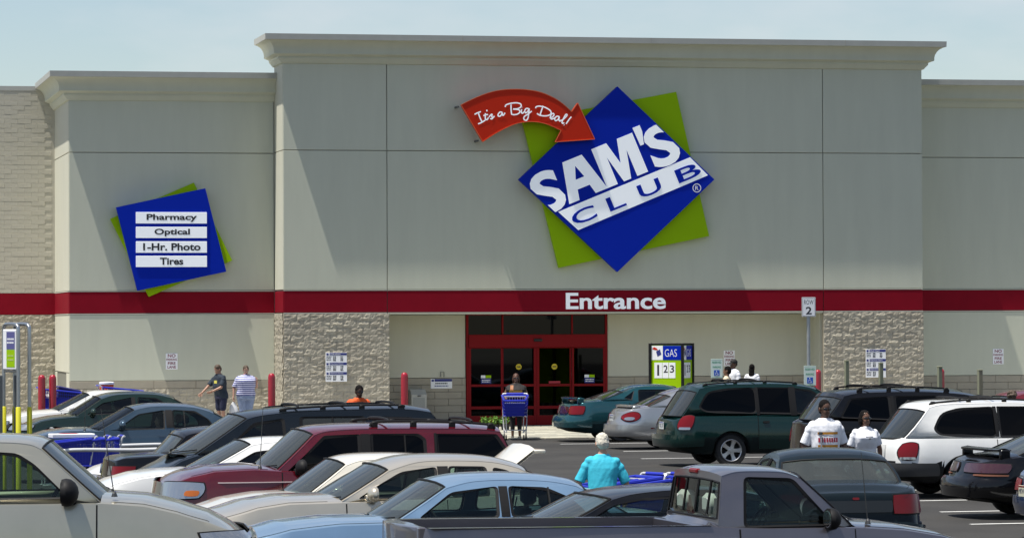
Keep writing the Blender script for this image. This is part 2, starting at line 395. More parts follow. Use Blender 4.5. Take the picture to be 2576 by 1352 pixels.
stones(XL, X1 + .05, .5, 3.275, D); stones(X2 - .01, XR, .5, 3.275, D)
stones(XA, XL - .01, .55, 1.16, YL - .01)
def stone_mass(name, fn, n, rows, z1):
    b = MB()
    for r in range(rows):
        for k in range(n + r % 2):
            src = random.choice(sf_b); o = len(b.v)
            b.v += [fn(k * .4 - .2 * (r % 2) + v[0], v[1], z1 - .2 * (r + 1) + v[2]) for v in src.v]; b.f += [tuple(i + o for i in f) for f in src.f]; b.m += [random.randrange(3)] * len(src.f)
    o = st(b, name, m_stone); o['kind'] = 'stuff'; return o
stone_mass('split_face_stone', lambda u, v, z: (5.0 + u if 5.0 + u < XA else XA, YF + v, z), 9, 16, 3.29)
st(MB().box(-45, XA, YF + .01, YF + .04, 0, 3.29), 'mortar_bed', m_stone[1])
stone_mass('split_face_stone', lambda u, v, z: (XL + v, max(D + .0, min(D + 1.75 - u, D + 1.75)), z), 4, 16, 3.29)
for x in (XL, X2): st(MB().box(x + .03, x + .07, D + .06, D + 1.7, 0, 3.3), 'mortar_bed', m_mort)
for a, b in ((XL, X1 + .05), (X2 - .01, XR)): st(MB().bbox(a, b, D + .0, D + .06, 0, .5, .01), 'pillar_foot', m_stone[1])
st(MB().bbox(XA, XL - .01, YL - .01, YL + .05, 0, .55, .01), 'pillar_foot', m_stone[1])
# ------------------------------------------------------------------ entrance doors
m_dred = mat('door_red', (.21, .002, .005), .5, spec=.2); m_dgl = glass('door_glass', (.02, .022, .022), .5)
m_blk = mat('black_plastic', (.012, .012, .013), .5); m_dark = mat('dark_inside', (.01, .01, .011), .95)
Yd = D + 1.5
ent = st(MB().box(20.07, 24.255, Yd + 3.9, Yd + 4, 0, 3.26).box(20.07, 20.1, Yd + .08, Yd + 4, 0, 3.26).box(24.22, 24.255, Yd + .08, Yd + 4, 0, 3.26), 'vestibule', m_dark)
fr = MB()
for a, b in ((20.07, 20.135), (24.19, 24.255)): fr.bbox(a, b, Yd - .05, Yd + .1, 0, 3.25, .006)
fr.bbox(20.135, 24.19, Yd - .05, Yd + .1, 3.215, 3.25, .004).bbox(20.135, 24.19, Yd - .09, Yd + .12, 2.28, 2.655, .01)
for x in (21.12, 23.183): fr.bbox(x, x + .047, Yd - .05, Yd + .1, 2.655, 3.215, .004)
efr = st(fr, 'door_frame', m_dred, None)
for a, b in ((20.135, 21.12), (21.167, 23.183), (23.23, 24.19)): st(MB().box(a, b, Yd, Yd + .012, 2.655, 3.215), 'transom_pane', m_dgl)
st(MB().bbox(22.05, 22.3, Yd - .14, Yd - .09, 2.45, 2.53, .015), 'door_sensor', m_blk)
for i, (a, b, c, d_) in enumerate(((20.135, 21.14, 20.21, 21.09), (21.14, 22.155, 21.18, 22.075), (22.155, 23.2, 22.24, 23.143), (23.2, 24.19, 23.256, 24.13))):
    yy = Yd - .04 if i in (0, 3) else Yd + .02
    f = MB()
    for p, q in ((a + .002, c), (d_, b - .002)): f.bbox(p, q, yy, yy + .05, .03, 2.278, .005)
    for p, q in ((.03, .31), (.5, .585), (1.15, 1.22), (2.255, 2.278)): f.bbox(c, d_, yy + .002, yy + .048, p, q, .004)
    dr = st(f, 'door', m_dred)
    st(MB().box(c, d_, yy + .02, yy + .028, 1.22, 2.255).box(c, d_, yy + .02, yy + .028, .585, 1.15).box(c, d_, yy + .02, yy + .028, .31, .5), 'door_pane', m_dgl, None, dr)
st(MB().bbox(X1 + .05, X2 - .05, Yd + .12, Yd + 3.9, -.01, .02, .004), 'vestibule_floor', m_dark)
# ------------------------------------------------------------------ vehicles
def lerp_poly(P, x):                                        # P sorted by x
    if x <= P[0][0]: return P[0][1]
    for (a, b), (c, d) in zip(P, P[1:]):
        if x <= c: return b + (d - b) * (x - a) / (c - a if c > a else 1)
    return P[-1][1]
def sstep(t): t = max(0, min(1, t)); return t * t * (3 - 2 * t)
m_blkp = mat('black_trim', (.010, .010, .011), .6, spec=.2); m_rub = mat('rubber', (.018, .018, .018), .8); m_well = mat('wheel_well', (.008, .008, .008), .95)
m_chr = mat('chrome', (.75, .75, .75), .12, 1.0); m_alloy = mat('alloy', (.55, .55, .55), .35, .9)
m_int = mat('interior_dark', (.035, .035, .038), .85); m_intl = mat('interior_grey', (.16, .15, .14), .85); m_intb = mat('interior_blue', (.06, .075, .10), .85)
m_seatw = mat('seat_cover_white', (.7, .7, .66), .85)
m_lampr = mat('lamp_red', (.17, .002, .005), .28, 0, .25, spec=.3); m_lampw = mat('lamp_clear', (.40, .42, .44), .14, .75, 1.0); m_lampa = mat('lamp_amber', (.75, .2, .02), .15, 0, 1.0)
m_lampd = mat('lamp_smoked', (.05, .012, .015), .15, 0, 1.0)
m_plate = mat('plate_white', (.62, .64, .62), .5); m_plt = mat('plate_print', (.05, .06, .12), .6)
g_clear = glass('car_glass_clear', (.70, .78, .74), .5); g_mid = glass('car_glass_tint', (.26, .32, .30), .8); g_dark = glass('car_glass_dark', (.02, .022, .026), .35); g_wind = glass('windscreen', (.50, .60, .56), .9, .07)
g_rear = glass('car_glass_rear', (.10, .13, .13), .9, .05)
def _wheel_meshes():
    ty = MB().lathe([(.70, -.32), (.90, -.34), (.985, -.24), (1.0, -.1), (1.0, .1), (.985, .24), (.90, .34), (.70, .32), (.66, .2), (.66, -.2)], 28, 'y', cap=False)
    ty.f += [(9 * 28 + k, 9 * 28 + (k + 1) % 28, (k + 1) % 28, k) for k in range(28)]; ty.m += [0] * 28
    out = {'tyre': ty.mesh('tyre', m_rub, 40)}
    for nm, n, wd in (('five', 5, .11), ('many', 10, .05), ('disc', 0, 0)):
        b = MB(); b.lathe([(.70, .30), (.66, .33), (.62, .30), (.60, .1), (.60, -.3)], 28, 'y', cap=False); b.lathe([(.0, .12), (.60, .10)], 28, 'y', mi=1, cap=False)
        b.lathe([(.0, .29), (.11, .29), (.15, .25), (.15, .1)], 16, 'y', cap=False)
        for k in range(n):
            a = 2 * PI * k / n; c, d_ = math.cos(a), math.sin(a); e, f = -d_, c
            vs = []
            for rr, ww, hh in ((.12, wd * 1.1, .27), (.38, wd * .9, .26), (.64, wd * 1.5, .3)):
                for sg in (-1, 1): vs += [(c * rr + e * ww * sg, hh, d_ * rr + f * ww * sg), (c * rr + e * ww * sg, .1, d_ * rr + f * ww * sg)]
            b.add(vs, [(0, 2, 6, 4), (4, 6, 10, 8), (0, 4, 5, 1), (4, 8, 9, 5), (2, 3, 7, 6), (6, 7, 11, 10)])
        if n == 0: b.lathe([(.15, .26), (.35, .30), (.5, .27), (.6, .25)], 28, 'y', cap=False)
        out[nm] = b.mesh('rim', [m_alloy, m_well], 35)
    return out
WH = _wheel_meshes()
_seat = None
def seat_mesh(m):
    b = MB(); b.bbox(-.25, .27, -.25, .25, .0, .17, .05)
    P = []
    for i, (x, z, t, w_) in enumerate(((-.2, .08, .09, .25), (-.27, .3, .1, .26), (-.35, .55, .08, .24), (-.40, .64, .06, .18))):
        P.append([(x + t * .6, w_ * -1, z), (x + t, -w_ * .8, z), (x + t, w_ * .8, z), (x + t * .6, w_, z), (x - t * .4, w_, z), (x - t * .6, 0, z), (x - t * .4, -w_, z), (x + t * .6, -w_, z)])
    b.grid(P); b.add(P[-1][:-1], [tuple(range(7))])
    b.bbox(-.50, -.37, -.13, .13, .67, .85, .04); b.box(-.43, -.40, -.05, .05, .6, .7)
    return b.mesh('seat', m, 40)
SEATS = {}
def car(kind, label, x, y, rz, S, cat='car', group=None, scale=1.0):
    """S: the dimensions of one model (metres, x forward from mid-length, z up). Builds body, cabin, glazing, lamps, wheels and trim as parts."""
    root = thing(kind, label, cat, (x, y, 0), rz, group); root.scale = (scale,) * 3
    xf, xr, W = S['xf'], S['xr'], S['W']; top = S['top']; zs = S.get('sill', .24); pm = S['paint']
    TF, TR = S['front'], S['rear']                          # end contours: [(z, x)]
    wheels = S['wheels']; rw = S.get('rw', .32); ra = rw + .055
    cowl, deck = S['cowl'], S['deck']                       # x of windscreen base and of backlight base
    crown = S.get('crown', .06); bed = S.get('bed')
    ci, cr = S.get('corner', (.26, .5))
    def wid(xn):
        v = W * (1 - .07 * ((xn - (xf + xr) / 2) / ((xf - xr) / 2)) ** 4)
        for e, sg in ((xf, 1), (xr, -1)):
            s = (e - xn) * sg
            if s < cr: v -= ci * (1 - math.sqrt(max(0, 1 - (1 - s / cr) ** 2)))
        return v
    def contour(xn, z):
        bl = 1.1
        if xn > xf - bl: return xn + (lerp_poly(TF, z) - xf) * sstep((xn - xf + bl) / bl)
        if xn < xr + bl: return xn + (lerp_poly(TR, z) - xr) * sstep((xr + bl - xn) / bl)
        return xn
    bul = S.get('bulge', (.07, .06))
    def yside(xn, z):
        zt = lerp_poly(top, xn); t = (z - zs) / max(zt - zs, .1)
        f = 1 - (bul[0] * ((.45 - t) / .45) ** 2 if t < .45 else bul[1] * ((t - .45) / .55) ** 2.2)
        cz = S.get('crease')
        if cz: f -= .012 * math.exp(-((z - cz) / .03) ** 2)
        return wid(xn) * f
    def Ps(xn, z, side, off=0): return Vector((contour(xn, z), side * (yside(xn, z) + off), z))
    def Pe(p, z, end):                                      # perimeter round one end; |p| small is on the end face
        e = xf if end > 0 else xr; ye = yside(e, z); pb = .07
        if abs(p) <= ye: return Vector((contour(e, z) + end * pb * (1 - (p / ye) ** 2), p, z))
        return Ps(e - end * (abs(p) - ye), z, 1 if p > 0 else -1)
    xs = set([xf, xr]); n = 34
    for i in range(n + 1): xs.add(xr + (xf - xr) * i / n)
    for k in range(9):
        s = cr * (1 - math.cos(k * PI / 16)) ; xs.add(xf - s * .98); xs.add(xr + s * .98)
    for xw in wheels:
        for k in range(15): xs.add(xw + ra * math.cos(k * PI / 14))
    for v in (cowl, deck) + tuple(bed or ()): xs.add(v)
    for p in top: xs.add(p[0])
    xs = sorted(v for v in xs if xr <= v <= xf); ys = [xs[0]]
    for v in xs[1:]:
        if v - ys[-1] > .012: ys.append(v)
    ys[-1] = xf; xs = ys
    def zbot(xn):
        z = zs + .10 * sstep(((xn - xf) if xn > (xf + xr) / 2 else (xr - xn)) / .35 + 1) * S.get('tuck', 1)
        for xw in wheels:
            d = ra * ra - (xn - xw) ** 2
            if d >= -1e-9: z = max(z, rw + math.sqrt(max(d, 0)))
        return z
    TS = (0, .05, .15, .3, .45, .6, .75, .87, .95, 1.0); YF_ = (.975, .93, .85, .7, .4, 0)
    G = []
    open_top = lambda xn: deck + .005 < xn < cowl - .005 or (bed and bed[0] - .005 < xn < bed[1] + .005)
    for xn in xs:
        zb, zt = zbot(xn), lerp_poly(top, xn); half = []
        yi = max(.25, wid(xn) - .24)
        half.append((contour(xn, zb), 0, zb)); half.append((contour(xn, zb), yi, zb))
        for t in TS:
            z = zb + (zt - zb) * t; p = Ps(xn, z, 1); half.append((p.x, p.y - (.03 if t == 0 else 0), z))
        y1 = half[-1][1]; cc = crown * (0 if open_top(xn) else sstep(min(1, min(abs(xn - xf), abs(xn - xr)) / .4 + .35)))
        for fy in YF_:
            z = zt + cc * (1 - fy ** 3) + (.004 if fy < 1 else 0); half.append((contour(xn, min(z, zt + .02)), y1 * fy, z))
        G.append([Vector((a, -b, c)) for a, b, c in half] + [Vector(h) for h in half[-2::-1]])
    nh = len(G[0]); nt_ = 2 + len(TS); NT = nh - 1
    b = MB(); o0 = 0
    def skip(i, j):
        jj = min(j, NT - 1 - j)
        mid = (xs[i] + xs[i + 1]) / 2
        return jj >= nt_ + 0 and open_top(mid)
    low = S.get('low')                                      # (z, material index 2) darker lower body
    def mfn(i, j):
        jj = min(j, NT - 1 - j)
        if jj <= 1: return 1
        if low and (G[i][j].z + G[i + 1][j + 1].z) / 2 < low and jj < nt_: return 2
        return 0
    b.grid(G, skip=skip, mfn=mfn)
    for end, row in ((-1, G[0]), (1, G[-1])):               # end faces
        P = []
        for k in range(1, (nh // 2) + 1):
            l, r_ = row[k], row[nh - 1 - k] if nh - 1 - k >= 0 else row[k]
            P.append([Vector((l.x + end * .07 * (1 - f * f) * min(1, abs(l.y) / .3), abs(l.y) * f, l.z)) for f in (-1, -.85, -.6, -.3, 0, .3, .6, .85, 1)])
        zl = low
        b.grid(P, flip=end < 0, mfn=lambda i, j: 2 if zl and P[i][j].z < zl - .02 else 0)
    body = b.build('body', [pm, m_well, S.get('lowmat', m_blkp)], root, 38)
    # ---- cabin
    O = [Vector((p[0], p[1], 0)) for p in S['cabin']]; kb, kc = S['kb'], S['kc']; sub = 5
    seg = []
    for a_, b_ in ((0, kb), (kb, kc), (kc, len(O) - 1)):
        s_ = spline(O[a_:b_ + 1], sub); seg.append(s_)
    out = seg[0] + seg[1][1:] + seg[2][1:]; iB = len(seg[0]) - 1; iC = iB + len(seg[1]) - 1; nO = len(out)
    zr = max(p.y for p in out); yr = S.get('yr', W * .70); gb = S.get('inset', .035)
    xA, xB, xC, xD = out[0].x, out[iB].x, out[iC].x, out[-1].x
    def ycab(x_, z_):
        zb_ = lerp_poly(top, x_); t = max(0, min(1, (z_ - zb_) / max(zr - zb_, .1)))
        y_ = yside(x_, zb_) - gb; y_ = y_ - (y_ - yr) * t ** 1.25
        if x_ > xB: y_ -= S.get('nose_in', .08) * ((x_ - xB) / max(xA - xB, .1)) ** 2
        if x_ < xC: y_ -= S.get('tail_in', .06) * ((xC - x_) / max(xC - xD, .1)) ** 2 if xC - xD > .05 else 0
        return y_
    cv = S.get('roof_crown', .06); bA, bT, bD = S.get('bow', (.20, .08, .12))
    FC = (-1, -.985, -.945, -.86, -.6, -.3, 0, .3, .6, .86, .945, .985, 1)
    CG = []
    for k, p in enumerate(out):
        if k <= iB: t = k / iB; cw_ = cv * t; bw = bA + (bT - bA) * t
        elif k <= iC: t = (k - iB) / (iC - iB); cw_ = cv; bw = bT * max(0, 1 - t * 2.5) - S.get('bowC', .05) * max(0, t * 2.5 - 1.5)
        else: t = (k - iC) / (nO - 1 - iC); cw_ = cv * (1 - t); bw = -(S.get('bowC', .05) + (bD - S.get('bowC', .05)) * t)
        y_ = ycab(p.x, p.y)
        CG.append([Vector((p.x + bw * (1 - f * f), y_ * f, p.y + cw_ * (1 - abs(f) ** 3.2))) for f in FC])
    iw0 = 1 if S.get('cowl_strip', 0) else 0
    fw = [k for k in range(nO - 1) if k < iB - 0]; rb0 = iC + S.get('rskip', 1)
    def is_glass(i, j):
        if 2 <= j <= 9 and iw0 <= i < iB: return 1
        if 2 <= j <= 9 and rb0 <= i < nO - 1 - S.get('rend', 0) and not S.get('solid_back'): return 2
        return 0
    c = MB(); c.grid(CG, skip=lambda i, j: is_glass(i, j) > 0)
    sidepoly = [(p.x, p.y) for p in out]
    base = []
    for q in [xD + (xA - xD) * t / 10 for t in range(1, 10)]: base.append((q, lerp_poly(top, q) - .012))
    sidepoly[0] = (sidepoly[0][0], sidepoly[0][1] - .012); sidepoly[-1] = (sidepoly[-1][0], sidepoly[-1][1] - .012)
    outline = sidepoly + base
    wins = []
    for wpoly in S['windows']:
        pts = wpoly['p']; rr = wpoly.get('r', .05); rp = []
        nP = len(pts)
        for i in range(nP):                                  # rounded corners
            p0, p1, p2 = Vector(pts[i - 1]), Vector(pts[i]), Vector(pts[(i + 1) % nP])
            d0, d1 = (p0 - p1), (p2 - p1); q = min(rr, d0.length * .4, d1.length * .4)
            a_, e_ = p1 + d0.normalized() * q, p1 + d1.normalized() * q
            for t in (0, .33, .67, 1): rp.append(tuple(a_ * (1 - t) ** 2 + p1 * 2 * t * (1 - t) + e_ * t * t))
        wins.append((rp, wpoly))
    for sd in (-1, 1):
        fn = lambda a, h, o_: (a, sd * (ycab(a, h) - .004 - o_), h)
        c.prism(outline, fn, .03, 0, holes=[wp for wp, _ in wins])
    cab = c.build('cabin', [pm], root, 38)
    for sd in (-1, 1):
        for wp, wd in wins:
            n_ = len(wp); cx = sum(p[0] for p in wp) / n_; cz = sum(p[1] for p in wp) / n_
            fr = MB(); tt = S.get('seal', .022)
            ring = []
            for p in wp:
                d_ = Vector((cx - p[0], cz - p[1])); L_ = d_.length; q = d_ * (tt * 1.4 / L_)
                ring.append((p, (p[0] + q.x, p[1] + q.y)))
            vs = []; fs = []
            for p, q in ring: vs += [(p[0], sd * (ycab(*p) - .002), p[1]), (q[0], sd * (ycab(*q) - .012), q[1]), (q[0], sd * (ycab(*q) - .024), q[1])]
            for i in range(n_):
                a_, e_ = i * 3, (i + 1) % n_ * 3; fs += [(a_, e_, e_ + 1, a_ + 1), (a_ + 1, e_ + 1, e_ + 2, a_ + 2)]
            wo = MB().prism([q for _, q in ring], lambda a, h, o_: (a, sd * (ycab(a, h) - .016 - o_), h), .005, 0).build('side_window', wd.get('g', g_mid), root)
            fr.add(vs, fs).build('window_seal', S.get('sealmat', m_blkp), wo)
            if wd.get('bar'):
                bz = [p[1] for p in wp]; xb = wd['bar']; MB().box(xb - .014, xb + .014, sd * (ycab(xb, min(bz)) - .022), sd * (ycab(xb, min(bz)) - .002), min(bz), min(bz) + .01).tube([(xb, sd * (ycab(xb, z_) - .008), z_) for z_ in (min(bz) + .02, (min(bz) + max(bz)) / 2, max(bz) - .02)], .013, 5).build('window_bar', m_blkp, wo)
    for x0, x1 in S.get('pillars', ()):                      # black pillar covers between the side windows
        for sd in (-1, 1):
            zlo = lerp_poly(top, (x0 + x1) / 2) + .03; zhi = min(min(p[1] for p in wp) if False else S.get('pillar_top', 9), max(p[1] for wp, _ in wins for p in wp) - .0)
            G_ = [[(a, sd * (ycab(a, zlo + (zhi - zlo) * q / 6) + o_), zlo + (zhi - zlo) * q / 6) for a, o_ in ((x0, -.012), (x0, .004), (x1, .004), (x1, -.012))] for q in range(7)]
            MB().grid(G_).build('pillar_cover', m_blkp, cab)
    def gl(rows, name, g):
        P = [[v + Vector((0, 0, -.004)) for v in CG[i][2:11]] for i in rows]
        return MB().grid(P).build(name, g, root, 60)
    ws = gl(range(iw0, iB + 1), 'windscreen', S.get('wind_glass', g_wind))
    def seal(r0, r1, par):
        lp = [CG[i][2] for i in range(r0, r1 + 1)] + [CG[r1][j] for j in range(3, 11)] + [CG[i][10] for i in range(r1 - 1, r0 - 1, -1)] + [CG[r0][j] for j in range(9, 1, -1)]
        MB().tube([p + Vector((0, 0, .002)) for p in lp], S.get('gasket', .011), 5, False).build('window_seal', m_blkp, par, 50)
    seal(iw0, iB, ws)
    MB().grid([[CG[0][j] + Vector((.005, 0, -.004)), CG[0][j] + Vector((.10, 0, -.012 if abs(j - 6) > 3 else .012))] for j in range(2, 11)]).build('cowl_panel', m_blkp, root, 40)
    for sd in (-1, 1):                                      # shut lines of hood and boot lid
        for q0, q1, nm in ((cowl + .03, xf - .16, 'hood_gap'), (xr + .12, deck - .03, 'boot_gap')):
            if nm == 'boot_gap' and (S.get('van') or bed or deck - xr < .4): continue
            jj = nt_ + 1; pts = [G[i][NT - jj if sd > 0 else jj] + Vector((0, 0, .001)) for i in range(len(xs)) if q0 < xs[i] < q1]
            if len(pts) > 2: MB().tube(pts, .0032, 4).build(nm, m_blkp, body, 50)
    # dark band round the screen
    if not S.get('solid_back'): seal(rb0, nO - 1 - S.get('rend', 0), gl(range(rb0, nO - S.get('rend', 0)), 'rear_window', S.get('rear_glass', g_rear)))
    # ---- inside
    zi = S.get('floor', .42); im = S.get('int', m_int); tb = MB(); T = []
    for xn in [deck + (cowl - deck) * t / 8 for t in range(9)]:
        zt = lerp_poly(top, xn) - .015; yy = yside(xn, zt) - .11
        T.append([(xn, -yy, zt), (xn, -yy, zi), (xn, yy, zi), (xn, yy, zt)])
    tb.grid(T)
    for r_ in (T[0], T[-1]): tb.add(r_, [(0, 1, 2, 3)])
    y_ = T[-1][2][1]; zt = T[-1][0][2]; tb.bbox(cowl - .42, cowl - .005, -y_, y_, zt - .25, zt - .03, .05)
    yb = T[0][2][1]; zt0 = T[0][0][2]
    if not S.get('van'): tb.bbox(deck + .005, deck + S.get('shelf', .35), -yb, yb, zt0 - .1, zt0 - .04, .02)
    tb.build('interior', im, root)
    sx0 = S.get('seat_x', (cowl - 1.25)); sm = S.get('seatmat', im)
    if sm.name not in SEATS: SEATS[sm.name] = seat_mesh(sm)
    for r_ in range(S.get('seat_rows', 2)):
        if sx0 - r_ * .88 < deck + .75 and r_: continue
        for sd in (-1, 1):
            so = link('seat', SEATS[sm.name], root, (sx0 - r_ * .88, sd * .37, S.get('seat_z', .40)))
    sw = MB(); M_ = Matrix.Rotation(R(-62), 4, 'Y'); ring = [M_ @ Vector((.18 * math.cos(k * PI / 8), .18 * math.sin(k * PI / 8), 0)) for k in range(17)]
    sw.tube(ring, .014, 5, False); sw.tube([ring[0], (0, 0, 0), ring[8]], .014, 4); sw.build('steering_wheel', m_blkp, root, 60, (cowl - .52, .37, lerp_poly(top, cowl) - .03))
    # ---- surface patches
    def patch(name, m, q, fn, off=.012, nx=6, nz=5, rnd=.5, parent=None, smooth=40):
        P = []
        for i in range(nx + 1):
            row = []
            for j in range(nz + 1):
                u, v = 2 * i / nx - 1, 2 * j / nz - 1
                u2, v2 = u * math.sqrt(1 - rnd * v * v / 2), v * math.sqrt(1 - rnd * u * u / 2); k_ = 1 / math.sqrt(1 - rnd / 2) if False else 1
                s, t = (u2 + 1) / 2, (v2 + 1) / 2
                a = (q[0][0] * (1 - s) + q[1][0] * s) * (1 - t) + (q[3][0] * (1 - s) + q[2][0] * s) * t
                z = (q[0][1] * (1 - s) + q[1][1] * s) * (1 - t) + (q[3][1] * (1 - s) + q[2][1] * s) * t
                row.append((a, z))
            P.append(row)
        def nrm(a, z):
            d1 = fn(a + .01, z) - fn(a - .01, z); d2 = fn(a, z + .01) - fn(a, z - .01); c_ = d1.cross(d2)
            if c_.length < 1e-9: return Vector((0, 0, 0))
            c_.normalize(); pt = fn(a, z)
            return c_ if c_.dot(Vector(((pt.x - (xf + xr) / 2) * .35, pt.y, 0))) > 0 else -c_
        V = []; I = []
        for row in P:
            V.append([]); I.append([])
            for a, z in row:
                pt, nn = fn(a, z), nrm(a, z); V[-1].append(pt + nn * off); I[-1].append(pt - nn * .01)
        b_ = MB().grid(V); ring = [(i, 0) for i in range(nx)] + [(nx, j) for j in range(nz)] + [(i, nz) for i in range(nx, 0, -1)] + [(0, j) for j in range(nz, 0, -1)]
        vs = []
        for i, j in ring: vs += [V[i][j], I[i][j]]
        k_ = len(ring); b_.add(vs, [(2 * i, 2 * ((i + 1) % k_), 2 * ((i + 1) % k_) + 1, 2 * i + 1) for i in range(k_)])
        return b_.build(name, m, parent or root, smooth)
    def endpatch(end, name, m, a0, a1, z0, z1, off=.02, rnd=.5, both=True, nx=12, nz=5, parent=None, slant=0):
        r_ = []
        for sg in ((1, -1) if both else (1,)):
            q = [(a0 * sg, z0), (a1 * sg, z0 + slant), (a1 * sg, z1), (a0 * sg, z1)]
            r_.append(patch(name, m, q, lambda p, z: Pe(p, z, end), off, nx, nz, rnd, parent))
            if 'light' in name and abs(a1 - a0) > .25:       # dark housing showing as a thin rim
                s_ = .014 * sg if a1 > a0 else -.014 * sg
                patch('lamp_housing', m_blkp, [(a0 * sg - s_, z0 - .014), (a1 * sg + s_, z0 + slant - .014), (a1 * sg + s_, z1 + .014), (a0 * sg - s_, z1 + .014)], lambda p, z: Pe(p, z, end), off * .45, nx, nz, rnd, r_[-1])
        return r_
    def sidepatch(name, m, x0, x1, z0, z1, off=.008, rnd=.08, nx=8, nz=3, q=None, parent=None):
        r_ = []
        for sd in (-1, 1):
            r_.append(patch(name, m, q or [(x0, z0), (x1, z0), (x1, z1), (x0, z1)], lambda x_, z: Ps(x_, z, sd), off, nx, nz, rnd, parent))
        return r_
    # doors: panels a few millimetres proud over a dark gap
    for x0, x1 in S.get('doors', ()):
        zd = zs + .1
        zt = min(lerp_poly(top, x0), lerp_poly(top, x1)) - .03
        for sd in (-1, 1):
            q = [(x0, zd), (x1, zd), (x1, lerp_poly(top, x1) - .012), (x0, lerp_poly(top, x0) - .012)]
            if any(abs(x0 - xw) < ra for xw in wheels): q[0] = (x0 + S.get('door_cut', .2), zd); q[3] = (x0, q[3][1])
            dn = S.get('door_low'); dq = [(q[0][0] - .014, zd - .014), (q[1][0] + .014, zd - .014), (q[2][0] + .014, q[2][1]), (q[3][0] - .014, q[3][1])]
            dg = patch('door', S.get('doormat', pm), q, lambda x_, z: Ps(x_, z, sd), .009, 8, 9, .0)
            patch('door_gap', m_blkp, dq, lambda x_, z: Ps(x_, z, sd), .003, 8, 6, .0, dg)
            hz = lerp_poly(top, x0) - S.get('handle_dz', .12); hx = x0 + .16
            if S.get('handles', True): patch('handle', S.get('handlemat', pm), [(hx - .07, hz - .022), (hx + .07, hz - .022), (hx + .07, hz + .022), (hx - .07, hz + .022)], lambda x_, z: Ps(x_, z, sd), .03, 4, 2, .5, dg)
    mo = S.get('moulding')
    if mo: sidepatch('side_moulding', mo[4] if len(mo) > 4 else m_blkp, max(mo[0], xr + .3), min(mo[1], xf - .35), mo[2], mo[3], .02, .05, 14, 2)
    for sp in S.get('sides', ()): sidepatch(*sp[:2], *sp[2:6], off=sp[6] if len(sp) > 6 else .012, rnd=sp[7] if len(sp) > 7 else .3)
    for ep in S.get('ends', ()): endpatch(*ep[:7], **(ep[7] if len(ep) > 7 else {}))
    # ---- wheels
    for xw in wheels:
        for sd in (-1, 1):
            t_ = link('wheel', WH['tyre'], root, (xw, sd * (wid(xw) - .145), rw)); t_.scale = (rw, .32 * sd, rw)
            rm = link('rim', WH[S.get('rim', 'disc')], t_)
    # ---- mirrors, wipers, aerial, racks, plate
    mx = S.get('mirror')
    if mx:
        x_, z_, sz = mx[:3]; mm = mx[3] if len(mx) > 3 else pm
        for sd in (-1, 1):
            y0 = ycab(x_, z_)
            b_ = MB().ell((x_ - .02, sd * (y0 + .11 * sz), z_ + .055 * sz), .075 * sz, .115 * sz, .085 * sz, 12, 8)
            for i, v in enumerate(b_.v):
                if v[0] < x_ - .045 * sz: b_.v[i] = (x_ - .045 * sz, v[1], v[2])
            b_.bbox(x_ - .03, x_ + .06, min(sd * (y0 - .03), sd * (y0 + .08)), max(sd * (y0 - .03), sd * (y0 + .08)), z_ - .03, z_ + .05, .01)
            mr_ = b_.build('mirror', mm, root, 40)
            MB().ell((x_ - .047 * sz, sd * (y0 + .11 * sz), z_ + .055 * sz), .004, .09 * sz, .065 * sz, 12, 6).build('mirror_glass', m_chr, mr_)
    A0 = CG[iw0 + 1]
    for j0, j1 in ((4, 7), (7, 10)):
        def og(r_, c_):
            r0, c0 = int(r_), int(c_); a_, e_ = r_ - r0, c_ - c0
            return (CG[r0][c0] * (1 - a_) + CG[r0 + 1][c0] * a_) * (1 - e_) + (CG[r0][c0 + 1] * (1 - a_) + CG[r0 + 1][c0 + 1] * a_) * e_ + Vector((.014, 0, .012))
        MB().tube([og(.08 + .75 * q / 6, j0 - .5 + (j1 - j0 - .2) * q / 6) for q in range(7)], .010, 4).build('wiper', m_blkp, root)
    an = S.get('aerial')
    if an: MB().tube([an[0], an[1]], .006, 5, r2=.003).lathe([(.03, 0), (.02, .03), (.008, .05)], 8, o=an[0]).build('aerial', mat('aerial_steel', (.1, .1, .1), .4, .8), root)
    rk = S.get('rack')
    if rk:
        xa, xb, yk, hh, cross = rk
        zz = lambda x_: lerp_poly(sorted([(p.x, p.y) for p in out[iB:iC + 1]]), x_)
        for sd in (-1, 1):
            b_ = MB(); pts = spline([(xa, sd * yk, zz(xa) + .03), (xa - .12, sd * yk, zz(xa) + hh), ((xa + xb) / 2, sd * yk, zz((xa + xb) / 2) + hh), (xb + .12, sd * yk, zz(xb) + hh), (xb, sd * yk, zz(xb) + .03)], 5)
            b_.tube(pts, .016, 6)
            for t in (0, 1 / 3, 2 / 3, 1):
                q = xa - .06 + (xb - xa + .12) * t; b_.bbox(q - .04, q + .04, sd * yk - .024, sd * yk + .024, zz(q), zz(q) + hh + .004, .012)
            ro = b_.build('roof_rail', S.get('rackmat', m_blkp), root, 40); ro['kind'] = 'thing'; del ro['kind']
        for q in cross: MB().tube(spline([(q, -yk, zz(q) + hh), (q, -yk * .8, zz(q) + hh + .025), (q, 0, zz(q) + hh + .035), (q, yk * .8, zz(q) + hh + .025), (q, yk, zz(q) + hh)], 4), .017, 6).build('cross_bar', m_blkp, ro)
    pl = S.get('plate')
